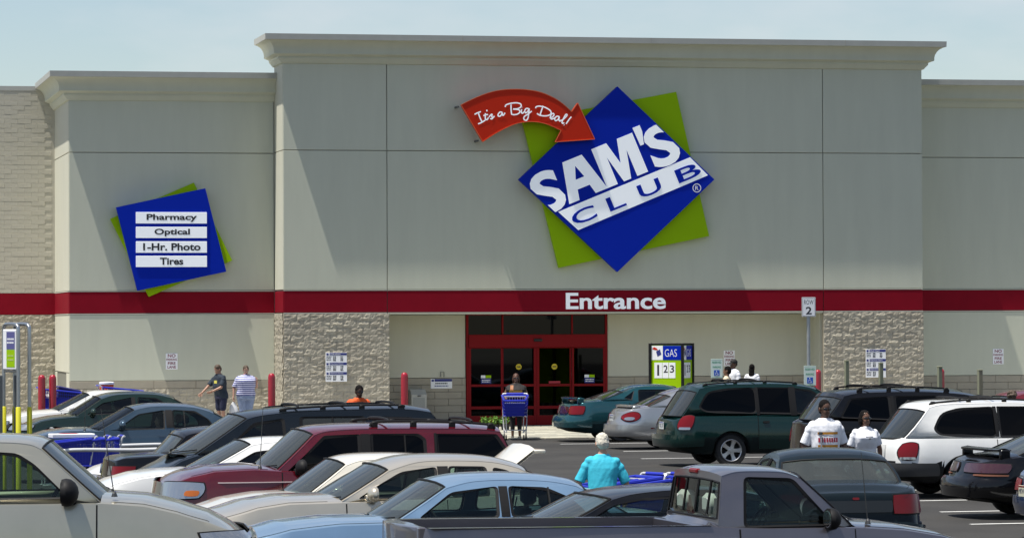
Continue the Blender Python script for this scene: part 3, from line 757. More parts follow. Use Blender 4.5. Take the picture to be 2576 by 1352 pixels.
    if pl:
        end, z_, txt, pm_ = pl[:4]; yo = pl[4] if len(pl) > 4 else 0
        e = Pe(yo, z_, end); b_ = MB().bbox(-.155, .155, -.012, 0, -.078, .078, .006)
        po = b_.build('license_plate', pm_, root); po.location = (e.x + end * .02, yo, z_); po.rotation_euler = (R(pl[5]) if len(pl) > 5 else 0, 0, PI / 2 * end)
        if txt: lettering(txt, -.125, .125, -.035, .035, -.0125, m_plt, po, .002)
        MB().box(-.15, .15, -.0135, -.012, .052, .074).build('plate_band', mat('plate_blue', (.08, .1, .3), .5) if pm_ is m_plate else m_lampr, po)
    root['_dummy'] = 0; del root['_dummy']
    return dict(root=root, Ps=Ps, Pe=Pe, sidepatch=sidepatch, endpatch=endpatch, patch=patch, top=lambda x_: lerp_poly(top, x_), ycab=ycab, CG=CG, out=out, iB=iB, iC=iC)
# ------------------------------------------------------------------ the parked cars, near row to far row
p_silver = paint('paint_silver_beige', (.44, .415, .33), .6, .28); p_blue = paint('paint_light_blue', (.30, .46, .62), .7, .3); p_beige = paint('paint_champagne', (.60, .54, .43), .6, .28)
p_cream = paint('paint_cream', (.74, .70, .60), .05); p_red = paint('paint_dark_red', (.125, .003, .011), .3, .18); p_white = paint('paint_white', (.80, .80, .78), 0); p_black = paint('paint_black', (.005, .005, .006), .0, .13, .15, .3)
p_navy = paint('paint_blue_black', (.007, .011, .016), .1, .16, .25, .3); p_slate = paint('paint_slate_blue', (.045, .08, .115), .5, .22); p_green = paint('paint_dark_green', (.008, .026, .016), .35, .18); p_teal = paint('paint_teal', (.012, .085, .10), .45, .22)
p_silv2 = paint('paint_silver', (.40, .41, .42), .7, .3); p_vgreen = paint('paint_van_green', (.004, .028, .025), .25, .18, .45, .3); p_pick = paint('paint_grey_violet', (.15, .14, .16), .75, .33); p_dteal = paint('paint_dark_teal', (.008, .014, .018), .1, .16, .08, .15)
p_maroon = paint('paint_maroon', (.18, .012, .02), .3); p_cobalt = paint('paint_cobalt', (.010, .03, .09), .3, .2)
def lot(a): return R(a)
GC, GM, GD = g_clear, g_mid, g_dark
def sedan(pm, **k):
    S = dict(paint=pm, xf=2.42, xr=-2.42, W=.89, sill=.22, cowl=.74, deck=-1.62, wheels=(1.42, -1.36), rw=.315,
             top=[(-2.42, .86), (-2.3, .95), (-1.62, 1.0), (-.6, .985), (.74, .955), (1.3, .95), (1.9, .90), (2.25, .82), (2.42, .72)],
             front=[(.2, 2.28), (.35, 2.38), (.5, 2.42), (.62, 2.41), (.72, 2.36), (.95, 2.22)], rear=[(.2, -2.28), (.35, -2.38), (.5, -2.42), (.7, -2.40), (.86, -2.36), (1.05, -2.28)],
             cabin=[(.74, .955), (.18, 1.30), (-.1, 1.355), (-.5, 1.365), (-.9, 1.34), (-1.15, 1.28), (-1.62, 1.0)], kb=1, kc=5, yr=.60,
             windows=[dict(p=[(.50, 1.0), (.14, 1.25), (-.36, 1.305), (-.36, .995)], g=GM), dict(p=[(-.45, 1.0), (-.45, 1.305), (-.86, 1.285), (-1.12, 1.16), (-1.2, 1.03)], g=GM, bar=-.9)],
             mirror=(.42, 1.0, 1.0), doors=((-.4, .72), (-1.28, -.41)), moulding=(-2.0, 2.0, .52, .57, pm), pillars=((-.45, -.36),),
             ends=[(1, 'bumper', pm, -1.0, 1.0, .36, .56, dict(both=False, nx=26, off=.045, rnd=.08)), (1, 'headlight', m_lampw, .34, .92, .60, .73, dict(rnd=.5)), (1, 'grille', m_blkp, -.28, .28, .58, .72, dict(both=False)),
                   (-1, 'bumper', pm, -1.0, 1.0, .36, .58, dict(both=False, nx=26, off=.045, rnd=.08)), (-1, 'taillight', m_lampr, .28, .95, .66, .82, dict(rnd=.4))])
    S.update(k); return S
# 1 foreground truck, nose to the right
silver = car('parked_truck', 'silver beige truck with black door mirror, cut off by the bottom left corner', 2.875, 34.15, lot(-8), dict(
    paint=p_silver, xf=1.66, xr=-3.6, W=.98, sill=.36, cowl=.30, deck=-3.3, wheels=(.86, -2.45), rw=.38, corner=(.30, .55), crown=.075,
    top=[(-3.6, 1.2), (-3.3, 1.33), (.3, 1.345), (.7, 1.315), (1.1, 1.245), (1.4, 1.16), (1.58, 1.07), (1.66, .98)],
    front=[(.3, 1.5), (.5, 1.68), (.62, 1.72), (.8, 1.66), (1.0, 1.62), (1.3, 1.4)], rear=[(.3, -3.5), (.5, -3.65), (1.3, -3.6)],
    cabin=[(.30, 1.345), (-.24, 1.83), (-.4, 1.885), (-.9, 1.90), (-2.6, 1.89), (-3.1, 1.82), (-3.3, 1.33)], kb=1, kc=5, yr=.72, bow=(.13, .05, .05), nose_in=.06,
    windows=[dict(p=[(.02, 1.39), (-.3, 1.70), (-.46, 1.80), (-.92, 1.83), (-.92, 1.38)], g=GC), dict(p=[(-1.05, 1.38), (-1.05, 1.83), (-1.95, 1.83), (-1.95, 1.38)], g=GC), dict(p=[(-2.05, 1.38), (-2.05, 1.82), (-2.9, 1.79), (-3.1, 1.38)], g=GC)],
    mirror=(.02, 1.37, 1.5, m_blkp), doors=((-.98, .26), (-2.0, -.99)), seat_z=.75, floor=.6, seatmat=m_intl, int=m_intl, aerial=((.42, -.78, 1.40), (.30, -.80, 2.2)),
    ends=[(1, 'bumper', m_chr, -1.1, 1.1, .50, .72, dict(both=False, nx=26, off=.07, rnd=.1)), (1, 'headlight', m_lampw, .5, .98, .92, 1.07, dict(rnd=.3)), (1, 'grille', m_chr, -.45, .45, .86, 1.06, dict(both=False)), (-1, 'taillight', m_lampr, .6, .9, .9, 1.2)],
    sides=[('fender_flare', p_silver, .42, 1.30, .80, .90, .03, .6)]), 'truck')
# 2 light blue sedan
blue = car('parked_sedan', 'light blue sedan behind the grey pickup bed, windows showing its seats', 6.968, 37.004, lot(183), sedan(p_blue, int=m_intb, seatmat=m_intb, door_cut=.1,
    windows=[dict(p=[(.50, 1.005), (.14, 1.26), (-.36, 1.315), (-.34, .995)], g=GC), dict(p=[(-.46, 1.0), (-.46, 1.315), (-.86, 1.295), (-1.10, 1.19), (-1.26, 1.04)], g=GC, bar=-.88)],
    cabin=[(.74, .955), (.18, 1.30), (-.1, 1.36), (-.5, 1.372), (-.9, 1.352), (-1.18, 1.30), (-1.72, 1.0)], deck=-1.72, mirror=None))
# 3 champagne sedan
beige = car('parked_sedan', 'champagne beige sedan with a round tan door mirror, in front of a cream car', 6.37, 39.99, lot(183), sedan(p_beige, crown=.07,
    xf=1.80, xr=-3.05, cowl=.22, deck=-2.25, wheels=(1.0, -1.9), W=.93,
    top=[(-3.05, .95), (-2.9, 1.04), (-2.25, 1.1), (-1, 1.06), (.22, 1.03), (.8, 1.02), (1.2, .97), (1.56, .87), (1.80, .74)],
    front=[(.2, 1.7), (.35, 1.8), (.6, 1.84), (.75, 1.8), (1.0, 1.65)], rear=[(.2, -2.95), (.4, -3.05), (.75, -3.05), (1.1, -2.95)],
    cabin=[(.22, 1.03), (-.34, 1.36), (-.65, 1.445), (-1.0, 1.462), (-1.5, 1.44), (-1.8, 1.37), (-2.35, 1.1)],
    windows=[dict(p=[(.04, 1.065), (-.20, 1.21), (-.47, 1.35), (-.88, 1.40), (-.86, 1.07)], g=GC), dict(p=[(-1.0, 1.07), (-1.0, 1.405), (-1.44, 1.395), (-1.44, 1.07)], g=GC), dict(p=[(-1.5, 1.07), (-1.5, 1.39), (-1.68, 1.35), (-1.92, 1.15)], g=GC)], yr=.62,
    mirror=(-.10, 1.06, 1.05), doors=((-.94, .17), (-1.72, -.95)), seat_x=-1.0, seatmat=m_seatw, wind_glass=g_wind, pillars=((-1.0, -.88),), moulding=None))
# 4 cream sedan behind it, boot lid up
cream = car('parked_sedan', 'cream white sedan behind the champagne one, its white boot lid raised', 7.225, 42.67, lot(183), sedan(p_cream, cowl=1.06, deck=-1.15, xf=2.5, xr=-2.1, wheels=(1.65, -1.1),
    top=[(-2.1, .84), (-1.95, .93), (-1.15, .97), (1.06, .955), (1.5, .94), (2.0, .88), (2.35, .78), (2.5, .68)], front=[(.2, 2.4), (.4, 2.5), (.6, 2.5), (.9, 2.3)], rear=[(.2, -2.0), (.4, -2.1), (.7, -2.08), (1, -2.0)],
    cabin=[(1.06, .955), (.56, 1.32), (.35, 1.375), (-.1, 1.385), (-.5, 1.36), (-.72, 1.3), (-1.15, .97)],
    windows=[dict(p=[(.84, 1.0), (.5, 1.26), (-.1, 1.32), (-.1, 1.0)], g=GM), dict(p=[(-.2, 1.0), (-.2, 1.32), (-.5, 1.30), (-.8, 1.03)], g=GM)], mirror=(.75, 1.0, 1.0), pillars=((-.2, -.1),), doors=((-.15, 1.0), (-.85, -.16))))
# 5 dark red SUV
expl = car('parked_suv', 'dark red SUV with black roof rails and tinted windows', 6.995, 45.168, lot(183), dict(
    paint=p_red, xf=2.14, xr=-2.42, W=.90, sill=.34, cowl=.80, deck=-2.22, wheels=(1.40, -1.46), rw=.36, corner=(.22, .42), crown=.055, van=1,
    top=[(-2.42, 1.06), (-2.22, 1.13), (.8, 1.17), (1.1, 1.19), (1.7, 1.17), (1.95, 1.11), (2.08, 1.04), (2.14, .98)],
    front=[(.3, 2.0), (.45, 2.14), (.6, 2.22), (.72, 2.18), (.85, 2.14), (1.1, 2.08), (1.2, 1.95)], rear=[(.3, -2.4), (.5, -2.5), (.75, -2.44), (1.1, -2.4)],
    cabin=[(.80, 1.17), (.34, 1.60), (.15, 1.65), (-.4, 1.672), (-1.6, 1.66), (-2.02, 1.62), (-2.26, 1.13)], kb=1, kc=5, yr=.68, bow=(.22, .1, .06), seal=.03,
    windows=[dict(p=[(.70, 1.155), (.46, 1.37), (.22, 1.595), (-.24, 1.61), (-.24, 1.15)], g=GD, r=.03), dict(p=[(-.36, 1.15), (-.36, 1.612), (-.98, 1.608), (-1.07, 1.54), (-1.07, 1.15)], g=GD, r=.03, bar=-.80), dict(p=[(-1.20, 1.15), (-1.18, 1.605), (-1.98, 1.59), (-2.10, 1.40), (-2.14, 1.15)], g=GD, r=.03)],
    pillars=((-.36, -.24), (-1.20, -1.17)), mirror=(.55, 1.15, 1.2, m_blkp), doors=((-.30, .76), (-1.12, -.31)), rear_glass=g_dark, floor=.6, seat_z=.6, handlemat=m_blkp,
    moulding=(-2.1, 2.0, .60, .68, p_red), sides=[('pin_stripe', mat('pin_stripe', (.55, .45, .45), .5), -2.1, 2.0, 1.035, 1.047, .014, 0)],
    rack=(-.38, -1.98, .60, .085, (-.62, -1.68)), aerial=((1.02, .72, 1.2), (.98, .74, 2.0)), rim='five',
    ends=[(1, 'bumper', m_blkp, -1.1, 1.1, .50, .72, dict(both=False, nx=26, off=.07, rnd=.1)), (1, 'headlight', m_lampw, .34, .98, .85, 1.05, dict(rnd=.5)), (1, 'turn_signal', mat('lamp_amber_dim', (.5, .13, .02), .3), .76, .93, .88, .95, dict(rnd=.6, off=.032)), (1, 'grille', m_chr, -.36, .36, .86, 1.04, dict(both=False)),
          (-1, 'bumper', m_blkp, -1.1, 1.1, .50, .72, dict(both=False, nx=26, off=.06, rnd=.1)), (-1, 'taillight', m_lampr, .62, .92, .8, 1.1)]), 'SUV')
# 6 white sedan behind the red SUV
car('parked_sedan', 'white sedan with only hood, windscreen and roof front showing behind the red SUV', 6.459, 48.241, lot(183), sedan(p_white, cowl=.82, top=[(-2.42, .86), (-2.3, .95), (-1.62, 1.0), (.82, 1.03), (1.3, 1.01), (1.7, .97), (2.05, .90), (2.3, .8), (2.42, .7)],
    cabin=[(.82, 1.03), (.15, 1.38), (-.1, 1.415), (-.5, 1.42), (-.9, 1.39), (-1.15, 1.32), (-1.62, 1.0)], windows=[dict(p=[(.55, 1.07), (.12, 1.30), (-.36, 1.35), (-.36, 1.05)], g=GM), dict(p=[(-.45, 1.05), (-.45, 1.35), (-.86, 1.32), (-1.2, 1.07)], g=GM)]))
# 7 black minivan with roof bars
def van(pm, **k):
    S = dict(paint=pm, xf=2.72, xr=-2.08, W=.955, sill=.26, cowl=1.85, deck=-1.92, wheels=(2.05, -.95), rw=.335, corner=(.24, .46), crown=.06, van=1,
             top=[(-2.08, .96), (-1.92, 1.04), (-1.0, 1.04), (1.3, 1.0), (1.85, 1.0), (2.2, .96), (2.5, .87), (2.72, .72)],
             front=[(.2, 2.6), (.4, 2.72), (.6, 2.72), (.8, 2.62), (1, 2.4)], rear=[(.3, -2.02), (.5, -2.10), (.8, -2.09), (1.0, -2.04), (1.1, -2.0)],
             cabin=[(1.85, 1.0), (.98, 1.565), (.7, 1.635), (0, 1.685), (-1.15, 1.665), (-1.56, 1.60), (-1.94, 1.04)], kb=1, kc=5, yr=.66, bow=(.26, .12, .12), seal=.035, tail_in=.04,
             windows=[dict(p=[(-1.63, 1.22), (-1.42, 1.54), (-1.0, 1.615), (-.34, 1.63), (-.34, 1.085), (-1.2, 1.10), (-1.5, 1.13)], g=GD, r=.12), dict(p=[(-.335, 1.085), (-.335, 1.63), (.40, 1.62), (.40, 1.065)], g=GD, r=.01), dict(p=[(.47, 1.065), (.47, 1.61), (.86, 1.57), (1.58, 1.07)], g=GM)],
             pillars=((-.37, -.31), (.37, .50)), mirror=(1.35, 1.06, 1.1), doors=((.44, 1.5), (-.36, .43)), rear_glass=g_rear, floor=.5, seat_z=.5, seat_rows=3, seat_x=.9, rack=(.6, -1.45, .56, .07, (-.3, -.9)), rim='five', handlemat=m_blkp, rskip=1, low=.60, lowmat=mat('cladding_shade_green', (.004, .010, .010), .5, spec=.2),  # lower cladding, with the shade near the ground painted into its colour
             ends=[(1, 'bumper', pm, -1.1, 1.1, .34, .54, dict(both=False, nx=26, off=.04, rnd=.08)), (1, 'headlight', m_lampw, .4, .95, .58, .74), (-1, 'bumper', pm, -1.18, 1.18, .44, .66, dict(both=False, nx=28, off=.09, rnd=.1)), (-1, 'taillight', m_lampr, .66, .93, .76, 1.06, dict(rnd=.7)), (-1, 'reverse_light', m_lampw, .70, .90, .765, .815, dict(rnd=.3, off=.032))])
    S.update(k); return S
car('parked_minivan', 'blue black minivan with black roof bars behind the red SUV', 7.83, 52.042, lot(183), van(p_navy, xf=2.78, xr=-2.15, cowl=1.85, deck=-1.88, wheels=(2.0, -1.1), yr=.70, W=.97,
    top=[(-2.15, 1.1), (-1.88, 1.2), (0, 1.2), (1.3, 1.15), (1.85, 1.13), (2.2, 1.05), (2.5, .93), (2.68, .83), (2.78, .72)], rear=[(.3, -2.07), (.5, -2.17), (1.1, -2.13)], front=[(.2, 2.7), (.4, 2.78), (.7, 2.76), (1, 2.5)],
    cabin=[(1.85, 1.13), (1.1, 1.63), (.85, 1.685), (.2, 1.735), (-1.1, 1.75), (-1.56, 1.70), (-1.88, 1.2)], bowC=.03,
    windows=[dict(p=[(1.45, 1.2), (1.02, 1.58), (.57, 1.64), (.55, 1.2)], g=GM), dict(p=[(.36, 1.2), (.36, 1.66), (-.60, 1.66), (-.60, 1.2)], g=g_rear, bar=-.12), dict(p=[(-.70, 1.2), (-.70, 1.655), (-1.30, 1.635), (-1.42, 1.5), (-1.48, 1.2)], g=g_rear)],
    doors=((.46, 1.5), (-.62, .45)), rack=(.62, -1.2, .62, .06, (.35, -.35, -1.05)), seat_x=1.0, pillars=()), 'minivan')
# 8 old black sedan, tail to the left
car('parked_sedan', 'old black square sedan with red and clear tail lamps and chrome bumper', 7.09, 55.1, lot(3), sedan(p_black, xr=-1.95, xf=2.4, W=.84, cowl=.75, deck=-1.1, wheels=(1.45, -1.1), corner=(.12, .22), yr=.64, crown=.035,
    top=[(-1.95, .95), (-1.85, .985), (-1.1, 1.02), (.75, .96), (1.8, .9), (2.4, .75)], rear=[(.2, -1.9), (.35, -1.95), (.7, -1.95), (1, -1.90)],
    cabin=[(.75, .96), (.25, 1.32), (.0, 1.37), (-.4, 1.375), (-.7, 1.35), (-.86, 1.31), (-1.13, 1.02)], windows=[dict(p=[(.5, 1.0), (.2, 1.28), (-.1, 1.31), (-.1, 1.0)], g=GM), dict(p=[(-.17, 1.0), (-.17, 1.31), (-.55, 1.30), (-.72, 1.02)], g=GM)], rear_glass=g_wind, sealmat=m_chr,
    pillars=((-.17, -.1),), doors=((-.14, .7), (-.85, -.15)), mirror=(.45, 1.0, 1.0), moulding=(-1.9, 2, .6, .64, m_chr),
    ends=[(-1, 'taillight', m_lampr, .58, .93, .73, .87, dict(rnd=.1, nx=6)), (-1, 'reverse_light', m_lampw, .40, .57, .73, .87, dict(rnd=.1)), (-1, 'bumper', m_chr, -.95, .95, .55, .69, dict(both=False, nx=24, off=.06, rnd=.08)), (1, 'headlight', m_lampw, .4, .8, .6, .75)]))
# 9 white low car in front of the cart rails
car('parked_coupe', 'low white coupe, only its nose showing beside the old black sedan', 6.63, 58.1, lot(183), sedan(p_white, xf=1.75, xr=-2.2, cowl=.40, deck=-1.15, wheels=(.95, -1.3), W=.85, pillars=(), rear_glass=g_mid,
    top=[(-2.2, .8), (-1.15, .86), (-.1, .86), (.5, .85), (1.1, .80), (1.5, .68), (1.75, .55)], front=[(.2, 1.65), (.4, 1.75), (.55, 1.72), (.9, 1.4)], rear=[(.2, -2.1), (.5, -2.2), (1, -2.1)],
    cabin=[(.40, .86), (-.05, 1.14), (-.2, 1.17), (-.4, 1.17), (-.6, 1.15), (-.75, 1.08), (-1.15, .86)], windows=[dict(p=[(.18, .9), (-.08, 1.08), (-.6, 1.08), (-.8, .92)], g=GM)], doors=((-.7, .3),), mirror=None,
    ends=[(1, 'bumper', p_white, -1.0, 1.0, .3, .48, dict(both=False, nx=24, off=.04, rnd=.1)), (1, 'headlight', m_lampw, .4, .8, .52, .62)]))
# 10 slate blue sedan with someone at the wheel
slate = car('parked_sedan', 'slate blue sedan with a person sitting at the wheel', 7.163, 70.052, lot(183), sedan(p_slate, cowl=.86, deck=-1.78,
    top=[(-2.42, .90), (-2.3, .98), (-1.78, 1.05), (-1.0, 1.0), (.86, .97), (1.4, .96), (1.9, .91), (2.2, .83), (2.42, .7)],
    cabin=[(.86, .97), (.18, 1.345), (-.1, 1.405), (-.5, 1.415), (-.95, 1.385), (-1.25, 1.31), (-1.78, 1.05)], yr=.58,
    windows=[dict(p=[(.55, 1.0), (.12, 1.28), (-.40, 1.355), (-.38, .99)], g=GC), dict(p=[(-.53, .995), (-.53, 1.355), (-.98, 1.33), (-1.24, 1.16), (-1.32, 1.01)], g=GC, bar=-.76)], mirror=(.46, 1.02, 1.1), pillars=((-.53, -.40),), doors=((-.46, .78), (-1.3, -.47)), aerial=((1.15, .75, .98), (1.12, .76, 1.75)), wind_glass=g_clear))
# 11 dark green sedan, 12 white sedan
car('parked_sedan', 'dark green sedan between the slate blue and the white sedans', 7.932, 83.781, lot(183), sedan(p_green, cowl=.92, deck=-1.75,
    top=[(-2.42, .88), (-2.3, .96), (-1.75, 1.02), (-.5, .96), (.92, .90), (1.4, .86), (1.8, .80), (2.15, .68), (2.42, .55)], front=[(.2, 2.3), (.4, 2.42), (.55, 2.40), (.8, 2.2)],
    cabin=[(.92, .90), (.32, 1.29), (.0, 1.38), (-.5, 1.40), (-.95, 1.38), (-1.26, 1.31), (-1.80, 1.02)], windows=[dict(p=[(.68, .94), (.3, 1.21), (-.40, 1.335), (-.38, .98)], g=GM), dict(p=[(-.50, .98), (-.50, 1.335), (-.95, 1.31), (-1.28, 1.1)], g=GM)], mirror=(.55, .94, 1.1), wind_glass=g_clear))
car('parked_sedan', 'white sedan nearest the sidewalk, behind the dark green sedan', 7.699, 87.302, lot(183), sedan(p_white, cowl=.80, deck=-1.8, mirror=(.5, .96, 1.0),
    top=[(-2.42, .88), (-2.3, .96), (-1.8, 1.0), (.8, .93), (1.4, .89), (1.8, .83), (2.15, .74), (2.42, .6)],
    cabin=[(.80, .93), (.02, 1.31), (-.2, 1.36), (-.6, 1.365), (-1.0, 1.35), (-1.3, 1.29), (-1.8, 1.0)], windows=[dict(p=[(.5, .97), (.0, 1.24), (-.45, 1.30), (-.45, .97)], g=GM), dict(p=[(-.53, .97), (-.53, 1.30), (-1.0, 1.28), (-1.35, 1.03)], g=GM)], wind_glass=g_clear))
# ---- right hand row, noses to the store side
teal = car('parked_sedan', 'teal sedan with a rear spoiler, nearest the entrance doors', 21.58, 90.1, lot(3), sedan(p_teal, xr=-1.66, xf=3.25, cowl=1.75, deck=-.95, wheels=(2.35, -.45), W=.92,
    top=[(-1.66, .93), (-1.5, .98), (-.95, 1.02), (0, .98), (1.75, .92), (2.6, .86), (3.0, .78), (3.25, .66)], front=[(.2, 3.1), (.4, 3.25), (.6, 3.23), (.9, 3.0)], rear=[(.2, -1.6), (.35, -1.72), (.55, -1.74), (.62, -1.68), (.9, -1.62), (1.1, -1.5)],
    cabin=[(1.75, .92), (1.1, 1.30), (.8, 1.36), (.4, 1.375), (.05, 1.34), (-.2, 1.26), (-.95, 1.02)], yr=.60,
    windows=[dict(p=[(-.33, 1.09), (-.02, 1.28), (-.12, 1.03)], g=GM, r=.03), dict(p=[(.04, .99), (.08, 1.30), (.83, 1.30), (.80, .97)], g=GM), dict(p=[(.90, .97), (.92, 1.29), (1.10, 1.24), (1.55, .96)], g=GM)], pillars=((.83, .90),), mirror=(1.45, .96, 1.0), doors=((.84, 1.72), (-.2, .83)), rim='five', low=.50, lowmat=mat('cladding_shade_teal', (.005, .022, .026), .5, spec=.2),  # cladding band darkened, the shadow low on the body painted in
    ends=[(-1, 'bumper', p_teal, -1.1, 1.1, .38, .62, dict(both=False, nx=26, off=.09, rnd=.1)), (-1, 'taillight', m_lampr, .5, .86, .69, .90, dict(rnd=.4)), (-1, 'tail_panel', m_lampd, -.49, .49, .70, .89, dict(both=False)), (1, 'headlight', m_lampw, .4, .9, .55, .68)]))
silv = car('parked_sedan', 'silver sedan with a small spoiler between the teal sedan and the green minivan', 20.70, 84.27, lot(3), sedan(p_silv2, xr=-.84, xf=4.1, cowl=2.5, deck=-.25, wheels=(3.15, .45), W=.92, corner=(.34, .6),
    top=[(-.84, .88), (-.7, .94), (-.25, .98), (1, .98), (2.5, .92), (3.4, .86), (3.9, .74), (4.1, .6)], front=[(.2, 4.0), (.4, 4.1), (.9, 3.8)], rear=[(.2, -.78), (.4, -.92), (.6, -.9), (.75, -.82), (.95, -.76)],
    cabin=[(2.5, .92), (1.9, 1.3), (1.6, 1.37), (1.1, 1.39), (.75, 1.36), (.45, 1.27), (-.25, .98)], yr=.58,
    windows=[dict(p=[(.35, 1.03), (.62, 1.24), (.62, 1.0)], g=GM, r=.03), dict(p=[(.7, 1.0), (.72, 1.31), (1.4, 1.32), (1.4, .98)], g=GM), dict(p=[(1.5, .98), (1.5, 1.31), (1.85, 1.25), (2.3, .97)], g=GM)], pillars=((1.4, 1.5),), mirror=(2.2, .96, 1.0), doors=((1.45, 2.4), (.6, 1.44)),
    sides=[('side_marker', m_lampr, -.36, -.12, .49, .535, .012, .7), ('side_marker_tip', m_lampw, -.12, .05, .495, .53, .012, .7)],
    ends=[(-1, 'bumper', p_silv2, -1.15, 1.15, .34, .58, dict(both=False, nx=28, off=.06, rnd=.1)), (-1, 'taillight', m_lampr, .50, .86, .66, .88, dict(rnd=1)), (-1, 'reverse_light', m_lampw, .56, .76, .68, .76, dict(rnd=.9, off=.032)), (1, 'headlight', m_lampw, .4, .9, .5, .64)], plate=(-1, .74, 'GPM 418', m_plate)))
gvan = car('parked_minivan', 'dark green minivan with six spoke alloy wheels and one red tail lamp showing', 20.58, 73.95, lot(3), van(p_vgreen, plate=(-1, .84, 'TSL 27', m_plate)), 'minivan')
bvan = car('parked_minivan', 'black minivan with raised roof rails behind the couple in white shirts', 20.15, 63.24, lot(3), van(p_black, xf=3.0, xr=-1.78, wheels=(2.3, -.8), cowl=2.05, deck=-1.6, yr=.72, W=.98,
    top=[(-1.78, 1.15), (-1.6, 1.22), (0, 1.18), (1.3, 1.12), (2.05, 1.05), (2.5, .95), (2.8, .85), (3.0, .72)], rear=[(.3, -1.75), (.55, -1.84), (1.2, -1.78)], front=[(.2, 2.9), (.4, 3), (.7, 2.98), (1, 2.7)],
    cabin=[(2.05, 1.05), (1.35, 1.58), (1.0, 1.66), (.2, 1.715), (-.9, 1.705), (-1.28, 1.65), (-1.62, 1.22)], rear_glass=g_rear,
    windows=[dict(p=[(-1.4, 1.27), (-1.2, 1.61), (-.42, 1.65), (-.42, 1.22)], g=GD), dict(p=[(-.36, 1.22), (-.36, 1.65), (.5, 1.65), (.5, 1.17)], g=GD), dict(p=[(.6, 1.17), (.6, 1.64), (1.2, 1.57), (1.75, 1.1)], g=GM)], mirror=(1.55, 1.1, 1.1), doors=((.56, 1.7), (-.4, .55)),
    rack=(.75, -1.0, .62, .09, (-.1, -.75)), seat_x=1.0, pillars=((-.42, -.36), (.5, .6)), ends=[(-1, 'bumper', m_blkp, -1.18, 1.18, .44, .66, dict(both=False, nx=28, off=.09, rnd=.1)), (-1, 'taillight', m_lampr, .70, .93, .80, 1.12, dict(rnd=.4))]), 'minivan')
wvan = car('parked_minivan', 'white minivan with black window band and dark lower bumper', 20.78, 59.63, lot(3), van(p_white, top=[(-2.08, .93), (-1.92, 1.0), (-1.0, 1.0), (1.3, .98), (1.85, .98), (2.2, .95), (2.5, .87), (2.72, .72)],
    cabin=[(1.85, .98), (.98, 1.48), (.7, 1.54), (0, 1.58), (-1.15, 1.575), (-1.50, 1.52), (-1.94, 1.0)], xr=-2.0, deck=-1.9, low=.57, lowmat=m_blkp, bow=(.26, .12, .16),
    windows=[dict(p=[(-1.48, 1.16), (-1.32, 1.43), (-1.0, 1.515), (-.30, 1.535), (-.30, 1.015), (-1.1, 1.03), (-1.38, 1.06)], g=GD, r=.12), dict(p=[(-.295, 1.015), (-.295, 1.535), (.40, 1.53), (.40, 1.01)], g=GD, r=.01), dict(p=[(.47, 1.01), (.47, 1.52), (.86, 1.49), (1.58, 1.02)], g=GM)],
    ends=[(1, 'bumper', m_blkp, -1.1, 1.1, .34, .54, dict(both=False, nx=26, off=.04, rnd=.08)), (1, 'headlight', m_lampw, .4, .95, .58, .74), (-1, 'bumper', mat('bumper_grey', (.035, .036, .038), .5), -1.25, 1.25, .40, .60, dict(both=False, nx=28, off=.08, rnd=.1)), (-1, 'taillight', m_lampr, .66, .92, .655, .94, dict(rnd=.7)), (-1, 'reverse_light', m_lampw, .69, .90, .66, .70, dict(rnd=.3, off=.032)), (-1, 'plate_recess', mat('recess_white', (.6, .6, .58), .5), -.3, .3, .66, .9, dict(both=False, rnd=.2))], plate=(-1, .78, 'CFR 903', m_plate)), 'minivan')
gp = car('parked_coupe', 'black sporty sedan with a high rear spoiler and smoked tail lamps at the right edge', 18.79, 52.98, lot(3), sedan(p_black, xr=-.86, xf=4.1, cowl=2.4, deck=-.32, wheels=(3.1, .2), W=.93, corner=(.3, .5), rw=.33,
    top=[(-.86, .84), (-.75, .89), (-.32, .93), (.4, .93), (2.4, .9), (3.4, .82), (3.9, .72), (4.1, .6)], front=[(.2, 4.0), (.4, 4.1), (.9, 3.8)], rear=[(.2, -.8), (.36, -.95), (.52, -.97), (.58, -.9), (.75, -.84), (.9, -.78)],
    cabin=[(2.4, .9), (1.7, 1.25), (1.4, 1.31), (1.0, 1.33), (.7, 1.31), (.42, 1.23), (-.32, .93)], windows=[dict(p=[(.2, .97), (.6, 1.22), (1.15, 1.27), (1.15, .95)], g=GM), dict(p=[(1.25, .95), (1.25, 1.265), (1.65, 1.2), (2.15, .94)], g=GM)], pillars=((1.15, 1.25),), mirror=(2.0, .94, 1.0), doors=((1.2, 2.2), (.3, 1.19)), wind_glass=g_wind, rear_glass=g_wind, rim='five',
    ends=[(-1, 'bumper', p_black, -1.2, 1.2, .36, .57, dict(both=False, nx=28, off=.07, rnd=.08)), (-1, 'taillight', m_lampd, .12, .92, .69, .83, dict(rnd=.3)), (-1, 'reflector_strip', mat('amber_dim', (.16, .06, .03), .4), .45, .92, .645, .67, dict(rnd=.2)), (1, 'headlight', m_lampw, .4, .9, .5, .64)], plate=(-1, .44, 'GOV 61', m_plate)))
